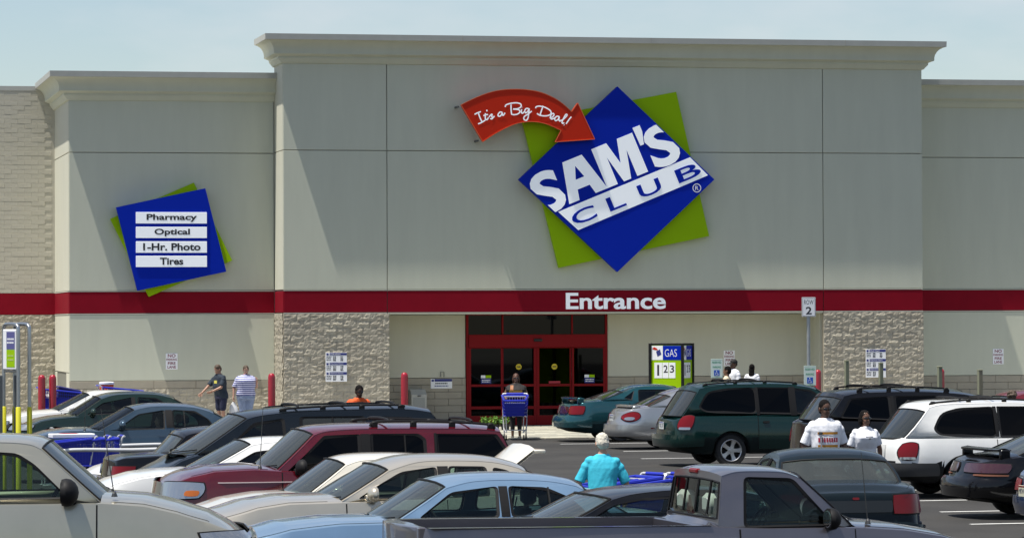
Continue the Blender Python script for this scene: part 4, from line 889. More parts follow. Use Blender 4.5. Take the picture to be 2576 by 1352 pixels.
# dark teal sedan seen from behind, tail towards the camera
dteal = car('parked_sedan', 'dark teal sedan seen from behind, tail lamp and wide rear window showing', 12.97, 43.96, lot(85), sedan(p_dteal, W=.90, xf=2.5, xr=-2.2, deck=-1.42, corner=(.24, .42),
    top=[(-2.2, .92), (-2.05, .965), (-1.42, 1.0), (-.6, .985), (.74, .955), (1.3, .95), (1.9, .90), (2.3, .82), (2.5, .7)], rear=[(.2, -2.1), (.35, -2.26), (.5, -2.28), (.56, -2.2), (.9, -2.16), (1.0, -2.05)], front=[(.2, 2.4), (.4, 2.5), (.9, 2.3)],
    cabin=[(.74, .955), (.18, 1.30), (-.1, 1.345), (-.5, 1.35), (-.75, 1.325), (-.9, 1.285), (-1.45, 1.0)], yr=.62, pillars=((-.38, -.30),), rear_glass=g_wind, aerial=None,
    windows=[dict(p=[(.50, 1.0), (.14, 1.25), (-.30, 1.29), (-.30, .995)], g=GC), dict(p=[(-.38, 1.0), (-.38, 1.29), (-.8, 1.25), (-1.1, 1.04)], g=GC)],
    ends=[(-1, 'bumper', p_dteal, -1.05, 1.05, .30, .52, dict(both=False, nx=26, off=.06, rnd=.08)), (-1, 'taillight', m_lampr, .46, .90, .68, .90, dict(rnd=.15, slant=0)), (-1, 'tail_panel', mat('tail_panel_black', (.012, .014, .017), .3), -.45, .45, .70, .84, dict(both=False, rnd=.1)), (-1, 'boot_badge', m_lampr, -.04, .04, .85, .88, dict(both=False)), (1, 'headlight', m_lampw, .4, .9, .6, .72)]))
# black car behind the pickup, grey pickup itself
car('parked_coupe', 'black coupe between the light blue sedan and the grey pickup', 8.288, 33.974, lot(183), sedan(p_black, cowl=.95, deck=-1.75, xf=2.3, xr=-2.4, wheels=(1.45, -1.3), moulding=None,
    top=[(-2.4, .95), (-1.75, 1.09), (-.5, 1.09), (.95, 1.085), (1.5, 1.0), (2.0, .88), (2.3, .7)], front=[(.2, 2.2), (.4, 2.3), (.9, 2.1)],
    cabin=[(.95, 1.085), (.50, 1.31), (.25, 1.362), (-.2, 1.39), (-.7, 1.37), (-1.0, 1.32), (-1.75, 1.09)], yr=.60, roof_crown=.03, windows=[dict(p=[(.78, 1.11), (.52, 1.255), (.20, 1.325), (-.45, 1.345), (-.45, 1.10)], g=GC), dict(p=[(-.55, 1.11), (-.55, 1.355), (-.95, 1.3), (-1.3, 1.13)], g=GC)], pillars=((-.55, -.45),), mirror=None, doors=((-.5, .9),), bow=(.24, .1, .12)))
pick = car('parked_pickup', 'grey violet pickup with empty bed, white seat covers and sliding rear window', 7.715, 31.335, lot(3), dict(
    paint=p_pick, xf=2.95, xr=-2.28, W=.86, sill=.34, cowl=1.62, deck=.36, bed=(-2.2, .30), wheels=(2.25, -1.15), rw=.35, corner=(.16, .32), crown=.05, rim='many',
    top=[(-2.28, 1.225), (.30, 1.205), (.36, 1.195), (.8, 1.175), (1.62, 1.17), (2.1, 1.135), (2.5, 1.075), (2.75, 1.0), (2.95, .88)], front=[(.3, 2.85), (.5, 3.0), (.8, 2.95), (1.1, 2.85)], rear=[(.3, -2.2), (.5, -2.28), (1.3, -2.28)],
    roof_crown=.035, cabin=[(1.62, 1.17), (1.15, 1.60), (1.0, 1.655), (.75, 1.668), (.56, 1.664), (.43, 1.63), (.37, 1.195)], kb=1, kc=5, yr=.67, bow=(.2, .08, .03), bowC=.03, tail_in=.02, rend=1,
    windows=[dict(p=[(1.46, 1.19), (1.24, 1.42), (1.08, 1.605), (.63, 1.622), (.60, 1.185)], g=GC, r=.05)], rear_glass=glass('slider_glass', (.62, .70, .66), .22), seat_rows=1, seat_x=.88, seat_z=.62, floor=.5, seatmat=m_seatw, int=m_intl, mirror=(1.38, 1.19, 1.15, m_blkp),
    doors=((.56, 1.6),), aerial=((1.78, -.66, 1.19), (1.72, -.66, 1.82)), sides=[('body_stripe', mat('stripe_pale_violet', (.42, .42, .52), .4), -2.15, .52, 1.085, 1.10, .010, 0)],
    ends=[(-1, 'taillight', m_lampr, .68, .98, .82, 1.13, dict(rnd=.5)), (-1, 'bumper', m_chr, -1.0, 1.0, .48, .66, dict(both=False, nx=24, off=.07, rnd=.08)), (1, 'bumper', m_chr, -1.0, 1.0, .48, .66, dict(both=False, nx=24, off=.06, rnd=.08)), (1, 'headlight', m_lampw, .4, .8, .72, .86)]), 'pickup')
b = MB()
for sd in (-1, 1): b.add([(-2.2, sd * .825, 1.232), (.30, sd * .825, 1.212), (.30, sd * .70, 1.212), (-2.2, sd * .70, 1.232), (-2.2, sd * .70, .62), (.30, sd * .70, .62)], [(0, 1, 2, 3), (3, 2, 5, 4)])
b.add([(-2.2, -.7, .62), (.30, -.7, .62), (.30, .7, .62), (-2.2, .7, .62)], [(0, 1, 2, 3)]).bbox(.23, .305, -.72, .72, .6, 1.21, .01).bbox(-2.27, -2.2, -.70, .70, .6, 1.235, .01)
b.build('bed_liner', [p_pick], pick['root'], 30)
for y in (-.52, -.17, .17, .52): MB().tube([(.345, y, 1.30), (.392, y, 1.59)], .012, 5).build('slider_bar', m_blkp, pick['root'])
MB().bbox(.38, .43, -.11, .11, 1.63, 1.675, .012).build('brake_light', m_lampr, pick['root'])
# far cars at the right edge and behind
car('parked_sedan', 'dark green sedan whose roof shows above the black minivan', 27.42, 82.31, lot(3), sedan(p_green, wind_glass=g_mid), 'car')
car('parked_sedan', 'maroon sedan at the far right behind a person with curly brown hair', 28.9, 79.12, lot(3), sedan(p_maroon, wind_glass=g_clear))
car('parked_hatchback', 'cobalt blue car at the right edge, only its tail corner in view', 19.33, 47.28, lot(3), sedan(p_cobalt, plate=(-1, .66, 'MKW 25', mat('plate_cream', (.62, .6, .45), .5), .1)))
# spoilers and the raised boot lid
def spoiler(C, x0, z0, w_, m, zt=.13):
    b = MB(); P = []
    for k in range(-6, 7):
        y = k / 6 * w_; d = .06 * (1 - abs(k / 6) ** 4)
        P.append([(x0 + .10, y, z0 + zt - .03), (x0 - .02 - d, y, z0 + zt + .005), (x0 - .13 - d, y, z0 + zt - .015), (x0 - .13 - d, y, z0 + zt - .045), (x0 + .04, y, z0 + zt - .05), (x0 + .10, y, z0 + zt - .03)])
    b.grid(P); 
    for r_ in (P[0], P[-1]): b.add(r_[:5], [tuple(range(5))])
    for sd in (-1, 1): b.bbox(x0 - .1, x0 + .06, sd * w_ - .04, sd * w_ + .04, z0 - .03, z0 + zt - .02, .015)
    b.build('spoiler', m, C['root'], 40)
spoiler(teal, -1.42, .99, .72, p_teal, .13); spoiler(silv, -.5, .97, .66, p_silv2, .07); spoiler(gp, -.50, .91, .74, p_black, .15)
P = []
for i in range(7):
    t = i / 6; x = -1.15 - .56 * t; z = 1.06 + .42 * t
    P.append([(x, y * .62, z + .05 * (1 - abs(y) ** 3)) for y in (-1, -.9, -.6, 0, .6, .9, 1)])
b = MB().grid(P); b.grid([[(x, y, z - .04) for x, y, z in r_] for r_ in P]); b.bbox(-1.86, -1.68, -.58, .58, 1.43, 1.475, .015)
b.build('boot_lid', p_cream, cream['root'], 40)
# stall lines of the lot, at three degrees to the store front
for x, y in ((18.94, 77.83), (19.65, 82.48), (19.36, 87.96), (18.84, 58.04), (18.06, 54.53), (17.38, 51.09), (18.9, 61.7), (18.9, 66.5), (18.9, 73.0)): stall_line(x, y, 5.4, R(3), .13)
for y in (36, 38.6, 41.6, 44.4, 47, 50.5, 54, 57, 60.5, 63.5, 67, 72, 77, 82, 85.5): stall_line(4.6 + (y - 36) * .03, y, 5.2, R(3))
# ------------------------------------------------------------------ signs on the store
m_sblue = mat('sign_blue', (.001, .020, .40), .5, spec=.1); m_sgreen = mat('sign_green', (.32, .54, .003), .55, spec=.1); m_sred = mat('sign_orange_red', (.55, .02, .002), .5, spec=.2); m_swhite = mat('sign_white', (.90, .91, .93), .5)
m_glow = mat('sign_white_glow', (.90, .91, .93), .5, emit=.17)     # weak glow added to brighten the white sign faces and letters
m_sdk = mat('sign_side', (.09, .10, .10), .5, .3); m_ink = mat('sign_ink', (.02, .02, .025), .6); m_navy2 = mat('print_navy', (.02, .03, .2), .6); m_maroon = mat('print_maroon', (.22, .02, .05), .6); m_pgreen = mat('print_green', (.05, .32, .16), .6)
m_galv = mat('galvanised', (.38, .40, .41), .45, .6, var=.1, vscale=6)
def board(name, poly, y0, t, m, side, parent, loc=None): # poly in (x, z), front face at y0
    return MB().prism(poly, lambda a, b_, h: (a, y0 + h, b_), t, 0, 0, 1).build(name, [m, side], parent)
def rim(poly, y, m, parent, w_=.03, name='sign_trim'):
    b = MB(); n = len(poly)
    for i in range(n):
        p, q = Vector((poly[i][0], y, poly[i][1])), Vector((poly[(i + 1) % n][0], y, poly[(i + 1) % n][1])); b.tube([p, q], w_, 4)
    o = b.build(name, m, parent); o['kind'] = 'stuff'; return o
ORG = (24.1, D, 7)
def off(o, org): o.location = -Vector(org); return o
big = thing('store_sign', 'huge sign of a blue diamond over a lime green square with white store name', 'sign', ORG)
gpoly = [(21.413, 8.748), (25.935, 9.616), (26.896, 5.467), (22.463, 4.556)]; bpoly = [(24.16, 9.741), (27.014, 7.09), (24.135, 4.437), (21.261, 7.067)]
off(board('green_square', gpoly, D - .2, .16, m_sgreen, m_sgreen, big), ORG); off(board('blue_diamond', bpoly, D - .38, .17, m_sblue, m_sblue, big), ORG)
for x, z in ((23, 6.2), (25.2, 7.9), (24.2, 5.4), (25.8, 6.3)): off(MB().box(x - .05, x + .05, D - .05, D + .01, z - .05, z + .05).build('sign_bracket', m_sdk, big), ORG)
def z6(x, y): return (21.261 + (x - 540) * .004735, 9.741 - (y - 100) * .004612)
yb = D - .382
M6 = Matrix(((.004735 * .925, 0, -.004735 * .381, z6(778, 878)[0]), (0, 1, 0, 0), (.004612 * .381, 0, .004612 * .925, z6(778, 878)[1]), (0, 0, 0, 1)))
def lt6(ch, a, b_, c, d_, m, bold=.0, clip=None, y=yb):
    me = text_mesh(ch, a, b_, c, d_, y, .012, m, bold, M=M6)
    if clip:
        (p, q) = clip; bm = bmesh.new(); bm.from_mesh(me); nrm = Vector((q[1] - p[1], 0, -(q[0] - p[0]))); mid = Vector((24.1, 0, 7.08)) - Vector((p[0], 0, p[1]))
        if nrm.dot(mid) > 0: nrm = -nrm
        bmesh.ops.bisect_plane(bm, geom=bm.verts[:] + bm.edges[:] + bm.faces[:], plane_co=(p[0] - nrm.normalized().x * .03, 0, p[1] - nrm.normalized().z * .03), plane_no=nrm, clear_outer=True); bm.to_mesh(me); bm.free()
    return off(link('letter', me, big), ORG)
def poly6(poly, hole=None, y=yb):                           # heavy display letters drawn as outlines
    return off(MB().prism(poly, lambda a, c, h: M6 @ Vector((a, y - h, c)), 0, .012, holes=[hole] if hole else ()).build('letter', m_glow, big), ORG)
lt6('S', -100, 82, 4, 268, m_glow, .03, (bpoly[2], bpoly[3])); lt6('S', 664, 850, 4, 268, m_glow, .03, (bpoly[0], bpoly[1]))
poly6([(84, 16), (143, 270), (272, 270), (342, 18), (262, 18), (247, 80), (166, 80), (152, 16)], [(208, 222), (236, 140), (178, 140)])
poly6([(340, 18), (340, 278), (440, 278), (476, 130), (512, 278), (614, 278), (614, 18), (542, 18), (542, 196), (500, 18), (452, 18), (410, 196), (410, 18)])
poly6([(628, 304), (676, 304), (676, 262), (655, 184), (632, 184)])
band = [(22.40, 6.15), (26.29, 7.725), (26.82, 7.21), (22.985, 5.63)]
off(board('white_band', band, yb - .008, .008, m_glow, m_glow, big), ORG)
for ch, a, b_ in (('C', 62, 218), ('L', 302, 412), ('U', 510, 655), ('B', 766, 920)): lt6(ch, a, b_, -124, -38, m_sblue, .01, None, yb - .009)
rg = MB(); P = []
for k in range(25): a = 2 * PI * k / 24; P.append([(26.487 + r_ * math.cos(a), yb - .006, 6.843 + r_ * math.sin(a)) for r_ in (.105, .128)])
off(rg.grid(P).build('registered_ring', m_swhite, big), ORG); off(lettering('R', 26.44, 26.535, 6.785, 6.90, yb, m_swhite, big, .008, .01, name='letter'), ORG)
# arrow
AO = (21.5, D, 8.9)
arw = thing('arrow_sign', 'curved orange red arrow sign with handwritten white slogan pointing at the blue diamond', 'sign', AO)
outer = [(19.558, 9.165), (19.899, 9.335), (20.331, 9.507), (20.728, 9.599), (21.16, 9.624), (21.522, 9.606), (21.883, 9.538), (22.244, 9.391), (22.515, 9.216), (22.769, 8.996)]
inner = [(22.458, 8.462), (22.132, 8.61), (21.843, 8.688), (21.518, 8.703), (21.156, 8.648), (20.795, 8.495), (20.47, 8.316), (20.182, 8.126)]
so = [tuple(p)[:2] for p in spline([(a, b_, 0) for a, b_ in outer], 3)]; si = [tuple(p)[:2] for p in spline([(a, b_, 0) for a, b_ in inner], 3)]
apoly = so + [(22.948, 9.249), (23.438, 8.22), (22.284, 8.133)] + si
ya = D - .55
off(board('arrow_face', apoly, ya, .14, m_sred, m_sred, arw), AO); off(rim(apoly, ya - .005, mat('arrow_trim', (.75, .12, .03), .3), arw, .014), AO)
for x, z in ((19.50, 9.12), (20.06, 8.16), (21.4, 9.2), (22.6, 8.8)): off(MB().box(x - .025, x + .025, ya + .1, D, z - .025, z + .025).build('sign_bracket', m_sdk, arw), AO)
def zA(x, y): return (19.558 + (x - 210) * .001808, 9.165 - (y - 350) * .00178)
STROKES = [[(425, 500), (470, 475), (525, 455)], [(485, 480), (515, 560), (548, 625)], [(480, 650), (530, 630), (595, 590)],                                    # I
           [(598, 480), (596, 540), (600, 575), (625, 580), (648, 545)], [(565, 520), (600, 505), (640, 500)], [(618, 425), (625, 450)],                        # t '
           [(655, 540), (690, 500), (705, 500), (700, 530), (712, 560), (690, 570), (675, 560)], [(700, 565), (730, 540), (740, 520)],                         # s
           [(870, 465), (830, 460), (800, 500), (810, 525), (840, 520), (870, 470), (868, 500), (885, 510), (912, 470)],                                        # a
           [(915, 378), (930, 345), (1000, 320), (1100, 310), (1165, 330), (1165, 375), (1110, 405), (1040, 410), (1130, 420), (1150, 455), (1110, 490), (1050, 500), (1010, 490)], [(1010, 335), (1010, 420), (1020, 500)],   # B
           [(1180, 410), (1175, 460), (1195, 475), (1215, 450)], [(1185, 380), (1188, 384)],                                                                    # i
           [(1290, 400), (1250, 400), (1228, 440), (1245, 470), (1280, 440), (1300, 400), (1290, 480), (1280, 550), (1250, 590), (1215, 570), (1220, 530), (1270, 495), (1340, 440)],   # g
           [(1405, 395), (1415, 370), (1470, 360), (1560, 380), (1640, 430), (1650, 480), (1600, 510), (1530, 515), (1460, 500), (1425, 475)], [(1525, 355), (1495, 440), (1470, 515)],   # D
           [(1630, 545), (1670, 535), (1700, 500), (1690, 475), (1660, 485), (1642, 530), (1660, 565), (1715, 545)],                                                         # e
           [(1785, 525), (1745, 520), (1712, 555), (1725, 590), (1762, 572), (1785, 527), (1778, 575), (1795, 597), (1818, 575)],                              # a
           [(1818, 590), (1870, 550), (1912, 500), (1890, 490), (1850, 560), (1828, 610), (1838, 632), (1865, 622)],                                            # l
           [(1980, 525), (1935, 580), (1895, 640)], [(1862, 655), (1866, 662)]]
for s_ in STROKES:
    pts = spline([(*zA(*p), 0) for p in s_], 4); b = MB(); P = []
    for i, p in enumerate(pts):
        t = (pts[min(i + 1, len(pts) - 1)] - pts[max(i - 1, 0)]); t = Vector((t.x, t.y)).normalized() if t.length > 0 else Vector((1, 0)); n_ = Vector((-t.y, t.x)) * (.019 if len(s_) > 2 or s_[0][1] > 1 else .03)
        P.append([(p.x + n_.x, ya - .008 - i * .0003, p.y + n_.y), (p.x - n_.x, ya - .008 - i * .0003, p.y - n_.y)])
    off(b.grid(P).build('brush_stroke', m_glow, arw), AO)
# department sign on the left block
LO = (11.5, YL, 5.4)
dep = thing('department_sign', 'tilted blue square sign over a green square listing store departments', 'sign', LO)
off(board('green_square', [(9.825, 5.983), (12.205, 7.02), (13.299, 4.803), (10.916, 3.775)], YL - .17, .13, m_sgreen, m_sgreen, dep), LO)
off(board('blue_square', [(9.978, 6.306), (12.512, 6.855), (13.106, 4.483), (10.574, 3.945)], YL - .33, .15, m_sblue, m_sblue, dep), LO)
for x, z in ((11, 6), (12.4, 5.9), (11.2, 4.7), (12.5, 4.8)): off(MB().box(x - .05, x + .05, YL - .05, YL + .01, z - .05, z + .05).build('sign_bracket', m_sdk, dep), LO)
for txt, z1, z0, a, b_, q0, q1 in (('Pharmacy', 6.17, 5.85, .15, .86, -.09, .02), ('Optical', 5.753, 5.438, .26, .76, -.09, .02), ('1-Hr. Photo', 5.342, 5.02, .10, .91, 0, 0), ('Tires', 4.931, 4.616, .335, .665, 0, 0)):
    pn = off(MB().bbox(10.53, 12.55, YL - .36, YL - .333, z0, z1, .005).build('sign_panel', m_glow, dep), LO)
    hgt = z1 - z0
    lettering(txt, 10.53 + 2.02 * a, 10.53 + 2.02 * b_, z0 + hgt * (.14 if q0 else .19), z0 + hgt * .84, YL - .361, m_ink, pn, .003, .03)
# entrance lettering on the band, one part per letter
EO = (24.16, D, 3.38)
en = thing('entrance_lettering', 'white Entrance lettering mounted on the red band above the doors', 'lettering', EO)
me = text_mesh('Entrance', 22.694, 25.636, 3.372, 3.843, D - .008, .045, m_glow, .02)
bm = bmesh.new(); bm.from_mesh(me); bm.verts.ensure_lookup_table(); seen = set()
for v0 in bm.verts:
    if v0.index in seen: continue
    st_ = [v0]; isl = []
    while st_:
        v = st_.pop()
        if v.index in seen: continue
        seen.add(v.index); isl.append(v); st_ += [e.other_vert(v) for e in v.link_edges]
    ix = {v.index: i for i, v in enumerate(isl)}; m2 = bpy.data.meshes.new('letter')
    m2.from_pydata([tuple(v.co - Vector(EO)) for v in isl], [], [[ix[v.index] for v in f.verts] for f in bm.faces if f.verts[0].index in ix]); m2.materials.append(m_glow)
    link('letter', m2, en)
bm.free()
# ------------------------------------------------------------------ small wall signs
def text_rows(parent, x0, x1, zs, y, m, h, seed=0):         # rows of print too small to read: short dashes
    rnd = random.Random(seed); b = MB()
    for z in zs:
        x = x0
        while x < x1 - .01:
            w_ = rnd.uniform(.02, .05); b.box(x, min(x + w_, x1), y - .002, y, z, z + h); x += w_ + .012
    o = b.build('print_rows', m, parent); o['kind'] = 'stuff'; return o
def no_parking(cx, z0, y, label):
    t = thing('fire_lane_sign', label, 'sign', (cx, y, z0)); w_, h = .17, .46
    MB().bbox(-w_, w_, -.012, 0, 0, h, .004).build('sign_plate', m_swhite, t)
    for s_, a, b_, m_, q in (('NO', .345, .44, m_maroon, .11), ('PARKING', .25, .315, m_maroon, .15), ('FIRE', .135, .215, m_maroon, .11), ('LANE', .03, .11, m_maroon, .12)): lettering(s_, -q, q, a, b_, -.012, m_, t, .002, .02)
    return t
no_parking(11.575, 1.706, YL - .002, 'white no parking fire lane sign on the left block behind the two walkers')
no_parking(27.93, 1.70, Yd - .002, 'white no parking fire lane sign in the entrance recess, partly behind a capped man')
no_parking(36.3, 1.70, YL - .002, 'white no parking fire lane sign on the far right wall')
def hours(cx, z0, label):
    t = thing('opening_hours_sign', label, 'sign', (cx, D - .075, z0)); w_, h = .305, .82
    MB().bbox(-w_, w_, -.012, 0, 0, h, .004).build('sign_plate', m_swhite, t)
    for k, (z, s_) in enumerate(((.745, 'Club Hours'), (.47, 'Pharmacy Hours'), (.20, 'Optical Hours'))):
        hd = MB().box(-.19, .30, -.015, -.012, z, z + .07).build('heading_bar', m_navy2, t); lettering(s_, -.17, .12 if k == 0 else .2, z + .015, z + .055, -.0155, m_swhite, hd, .001)
        text_rows(t, -.28, -.14, (z - .05, z - .095, z - .14), -.0125, m_ink, .02, k); text_rows(t, -.09, -.005, (z - .05, z - .09, z - .13, z - .16), -.0125, m_ink, .026, k + 3); text_rows(t, .12, .2, (z - .05, z - .09, z - .13, z - .16), -.0125, m_ink, .026, k + 7)
        MB().box(-.28, -.22, -.015, -.012, z, z + .06).build('logo_patch', m_navy2, t)
hours(16.03, 1.352, 'hours board with three blue headings on the left stone pillar'); hours(31.92, 1.36, 'hours board with three blue headings on the right stone pillar')
t = thing('pharmacy_sign', 'small white sign with one blue heading left of the doors, above a grey box', 'sign', (19.34, Yd - .002, 1.11))
MB().bbox(-.315, .315, -.02, 0, 0, .28, .008).build('sign_plate', m_swhite, t); MB().box(-.2, .31, -.024, -.02, .2, .275).build('heading_bar', m_navy2, t)
text_rows(t, -.18, .18, (.13,), -.021, m_ink, .035, 5); text_rows(t, -.2, .2, (.06,), -.021, m_navy2, .03, 6); MB().box(-.29, -.22, -.024, -.02, .2, .26).build('logo_patch', m_navy2, t)
t = thing('wall_hook', 'small wire bracket on the wall above the pharmacy sign', 'bracket', (19.36, Yd, 1.45)); MB().tube([(-.05, 0, 0), (-.05, -.05, .0), (-.05, -.05, .14), (.05, -.05, .14), (.05, -.05, 0), (.05, 0, 0)], .01, 4).build('wire', m_sdk, t)
# decals on the door glass
for x, z in ((20.65, 1.24), (23.72, 1.24)):
    dcl = st(MB().box(x - .15, x + .15, Yd - .03, Yd - .026, z, z + .24), 'door_decal', m_navy2); st(MB().box(x - .15, x - .02, Yd - .033, Yd - .030, z + .16, z + .24), 'decal_patch', m_swhite, None, dcl); st(MB().box(x - .015, x + .15, Yd - .033, Yd - .030, z + .16, z + .24), 'decal_patch', m_sgreen, None, dcl)
    o = text_rows(dcl, x - .12, x + .12, (z + .09, z + .04), Yd - .031, m_swhite, .025, 9)
for x in (21.63, 22.69): st(MB().lathe([(0, 0), (.085, 0), (.085, -.006), (0, -.006)], 20, 'y', (x, Yd + .036, 1.72), cap=False), 'door_sticker', mat('sticker_yellow', (.65, .5, .02), .5)); st(MB().box(x - .055, x + .055, Yd + .026, Yd + .029, 1.705, 1.735), 'door_sticker_print', m_ink)
st(MB().box(22.52, 22.86, Yd + .03, Yd + .034, 1.235, 1.30), 'door_notice', mat('notice_red', (.4, .02, .04), .5))
# ------------------------------------------------------------------ posts, bollards, free standing signs
m_bol = mat('bollard_red', (.36, .008, .025), .32, coat=.4, var=.06)
b0 = None
for x, y, lab in ((7.56, 99.7, 'red bollard at the far left, behind the blue cart'), (7.86, 99.75, 'red bollard just right of another, at the corner of the left block'), (13.84, 99.7, 'red bollard beside the woman in a striped shirt'), (17.54, 99.7, 'red bollard in front of the entrance recess beside a grey box'), (29.42, 99.7, 'red bollard right of a reserved parking sign'), (33.07, 99.7, 'red bollard half hidden by a wooden post')):
    if not b0:
        b0 = thing('bollard', lab, 'bollard', (x, y, .15), 0, 'red bollards along the sidewalk')
        MB().lathe([(.10, 0), (.10, 1.36), (.096, 1.40), (.082, 1.445), (.055, 1.475), (0, 1.488)], 20).build('post', m_bol, b0, 40)
        MB().lathe([(.13, 0), (.125, .03), (.102, .035)], 20).build('collar', m_conc, b0, 40)
    else: dup(b0, (x, y, .15), None, lab)
m_wood = mat('weathered_wood', (.21, .22, .15), .9, var=.2, vscale=8, stretch=(1, 1, .15))
b0 = None
for x, y, h, lab in ((28.02, 92.29, 1.97, 'weathered wooden post in front of the right stone pillar, left of the hours board'), (28.0, 89.24, 1.94, 'weathered wooden post overlapping the right hours board'), (27.88, 84.15, 1.9, 'weathered wooden post in front of a red bollard'), (27.52, 80.15, 1.87, 'weathered wooden post at the far right, nearest the maroon car')):
    if not b0:
        b0 = thing('wooden_post', lab, 'post', (x, y, 0), .12, 'wooden posts along the right row'); MB().bbox(-.05, .05, -.05, .05, 0, h - .03, .008).build('timber', m_wood, b0); MB().bbox(-.055, .055, -.055, .055, h - .03, h, .01).build('post_cap', m_wood, b0)
    else: c_ = dup(b0, (x, y, 0), None, lab); c_.scale = (1, 1, h / 1.97)
b0 = None
for x, y, h, lab in ((4.05, 62.52, 2.12, 'grey metal post at the left edge of the picture'), (4.31, 62.6, 2.05, 'dark grey metal post between the legs of the cart return sign')):
    if not b0:
        b0 = thing('metal_post', lab, 'post', (x, y, 0)); MB().bbox(-.03, .03, -.03, .03, 0, h, .005).build('tube', mat('dark_galvanised', (.12, .13, .14), .5, .5), b0); MB().bbox(-.09, .09, -.09, .09, 0, .02, .004).build('foot_plate', m_sdk, b0)
    else: dup(b0, (x, y, 0), None, lab)
def wheelchair(parent, cx, cz, s, y, m):                    # access symbol
    b = MB(); b.tube([(cx - .05 * s, y, cz + .42 * s), (cx - .03 * s, y, cz + .0 * s), (cx + .2 * s, y, cz - .02 * s), (cx + .3 * s, y, cz - .33 * s), (cx + .4 * s, y, cz - .30 * s)], .045 * s, 4)
    b.tube([(cx - .04 * s, y, cz + .2 * s), (cx + .16 * s, y, cz + .18 * s)], .035 * s, 4); b.ell((cx - .06 * s, y, cz + .47 * s), .09 * s, .01, .09 * s, 10, 6)
    b.tube([(cx - .05 * s + .3 * s * math.cos(R(a)), y, cz - .12 * s + .3 * s * math.sin(R(a))) for a in range(120, 345, 15)], .035 * s, 4); return b.build('access_symbol', m, parent)
def reserved_plate(t, z0, w_=.155, h=.50):
    p = MB().bbox(-w_, w_, -.02, -.012, z0, z0 + h, .003).build('sign_plate', mat('plate_greenish_white', (.66, .76, .70), .4), t)
    lettering('RESERVED', -.12, .12, z0 + .385, z0 + .44, -.0205, m_pgreen, p, .001, .01); lettering('PARKING', -.105, .105, z0 + .26, z0 + .315, -.0205, m_pgreen, p, .001, .015)
    q = MB().box(-.075, .075, -.023, -.0202, z0 + .06, z0 + .21).build('access_panel', mat('access_blue', (.02, .1, .5), .4), p); wheelchair(q, 0, z0 + .125, .12, -.024, m_swhite)
    for x0, x1, a, b_ in ((-w_ + .012, w_ - .012, h - .018, h - .012), (-w_ + .012, w_ - .012, .012, .018)): MB().box(x0, x1, -.0215, -.0202, z0 + a, z0 + b_).build('sign_border', m_pgreen, p)
t = thing('reserved_parking_sign', 'reserved parking sign with blue access panel, left of the capped man', 'sign', (24.68, 92.99, 0), -.1)
MB().bbox(-.03, .03, -.012, .03, 0, 2.0, .006).build('pole', m_galv, t); reserved_plate(t, 1.52)
t = thing('row_sign', 'tall pole with ROW 2 plate on top and a reserved parking plate below', 'sign', (25.92, 88.65, 0), -.1)
MB().lathe([(.045, 0), (.045, 3.5)], 14).build('pole', m_galv, t, 40)
p = MB().bbox(-.175, .175, -.065, -.05, 3.11, 3.60, .012).build('sign_plate', m_swhite, t)
lettering('ROW', -.12, .12, 3.42, 3.53, -.0655, m_ink, p, .001, -.005); lettering('2', -.075, .075, 3.17, 3.36, -.0655, m_ink, p, .001, .02)
for a, b_, c, d_ in ((-.16, .16, 3.58, 3.588), (-.16, .16, 3.122, 3.13), (-.162, -.154, 3.13, 3.58), (.154, .162, 3.13, 3.58)): MB().box(a, b_, -.0675, -.0652, c, d_).build('sign_border', m_ink, p)
rp = bpy.data.objects.new('pole_bracket', MB().box(-.02, .02, -.05, -.04, 1.5, 1.85).mesh('pole_bracket', m_galv)); COL.objects.link(rp); rp.parent = t
q = thing('reserved_parking_sign', 'reserved parking plate below the ROW 2 plate, left of a red bollard', 'sign', (25.93, 88.62, 0), -.1); reserved_plate(q, 1.38); q.location.y -= .04
# fuel price kiosk, four sided
t = thing('gas_price_sign', 'four sided gas price board in blue, white and lime green', 'sign', (24.32, 96.4, 0), R(-32))
b = MB()
for sx in (-.46, .46):
    for sy in (-.46, .46): b.bbox(sx - .035, sx + .035, sy - .035, sy + .035, 0, 2.42, .006)
b.bbox(-.43, .43, -.43, .43, 2.36, 2.42, .005); f_ = b.build('kiosk_frame', m_blkp, t)
for ang in (0, 90):
    Mr = Matrix.Rotation(R(ang), 4, 'Z'); fc = MB().box(-.425, .425, -.45, -.43, .5, 2.36).build('price_face', m_sgreen, t); fc.matrix_local = Mr
    MB().box(-.42, -.10, -.455, -.4505, 1.97, 2.355).build('logo_panel', m_swhite, fc); MB().box(-.095, .42, -.455, -.4505, 1.97, 2.355).build('gas_panel', m_sblue, fc)
    lettering('GAS', -.04, .30, 2.06, 2.26, -.4555, m_swhite, fc, .002, -.01)
    MB().prism([(-.29, 2.20), (-.18, 2.26), (-.14, 2.12), (-.25, 2.06)], lambda a, c, h: (a, -.4555 - h, c), .003, 0).build('logo_diamond', m_navy2, fc); MB().prism([(-.40, 2.28), (-.34, 2.32), (-.26, 2.28), (-.24, 2.23), (-.30, 2.24), (-.36, 2.25)], lambda a, c, h: (a, -.4555 - h, c), .004, 0).build('logo_arrow', m_sred, fc)
    for a, b_, ch, c, d_, z0, z1 in ((-.34, -.12, '1', -.26, -.205, 1.55, 1.84), (-.11, .06, '2', -.08, .04, 1.63, 1.83), (.075, .255, '3', .10, .22, 1.63, 1.83)):
        k = MB().box(a, b_, -.456, -.4508, 1.48, 1.9).build('number_card', m_swhite, fc); lettering(ch, c, d_, z0, z1, -.4565, m_ink, k, .002, .01)
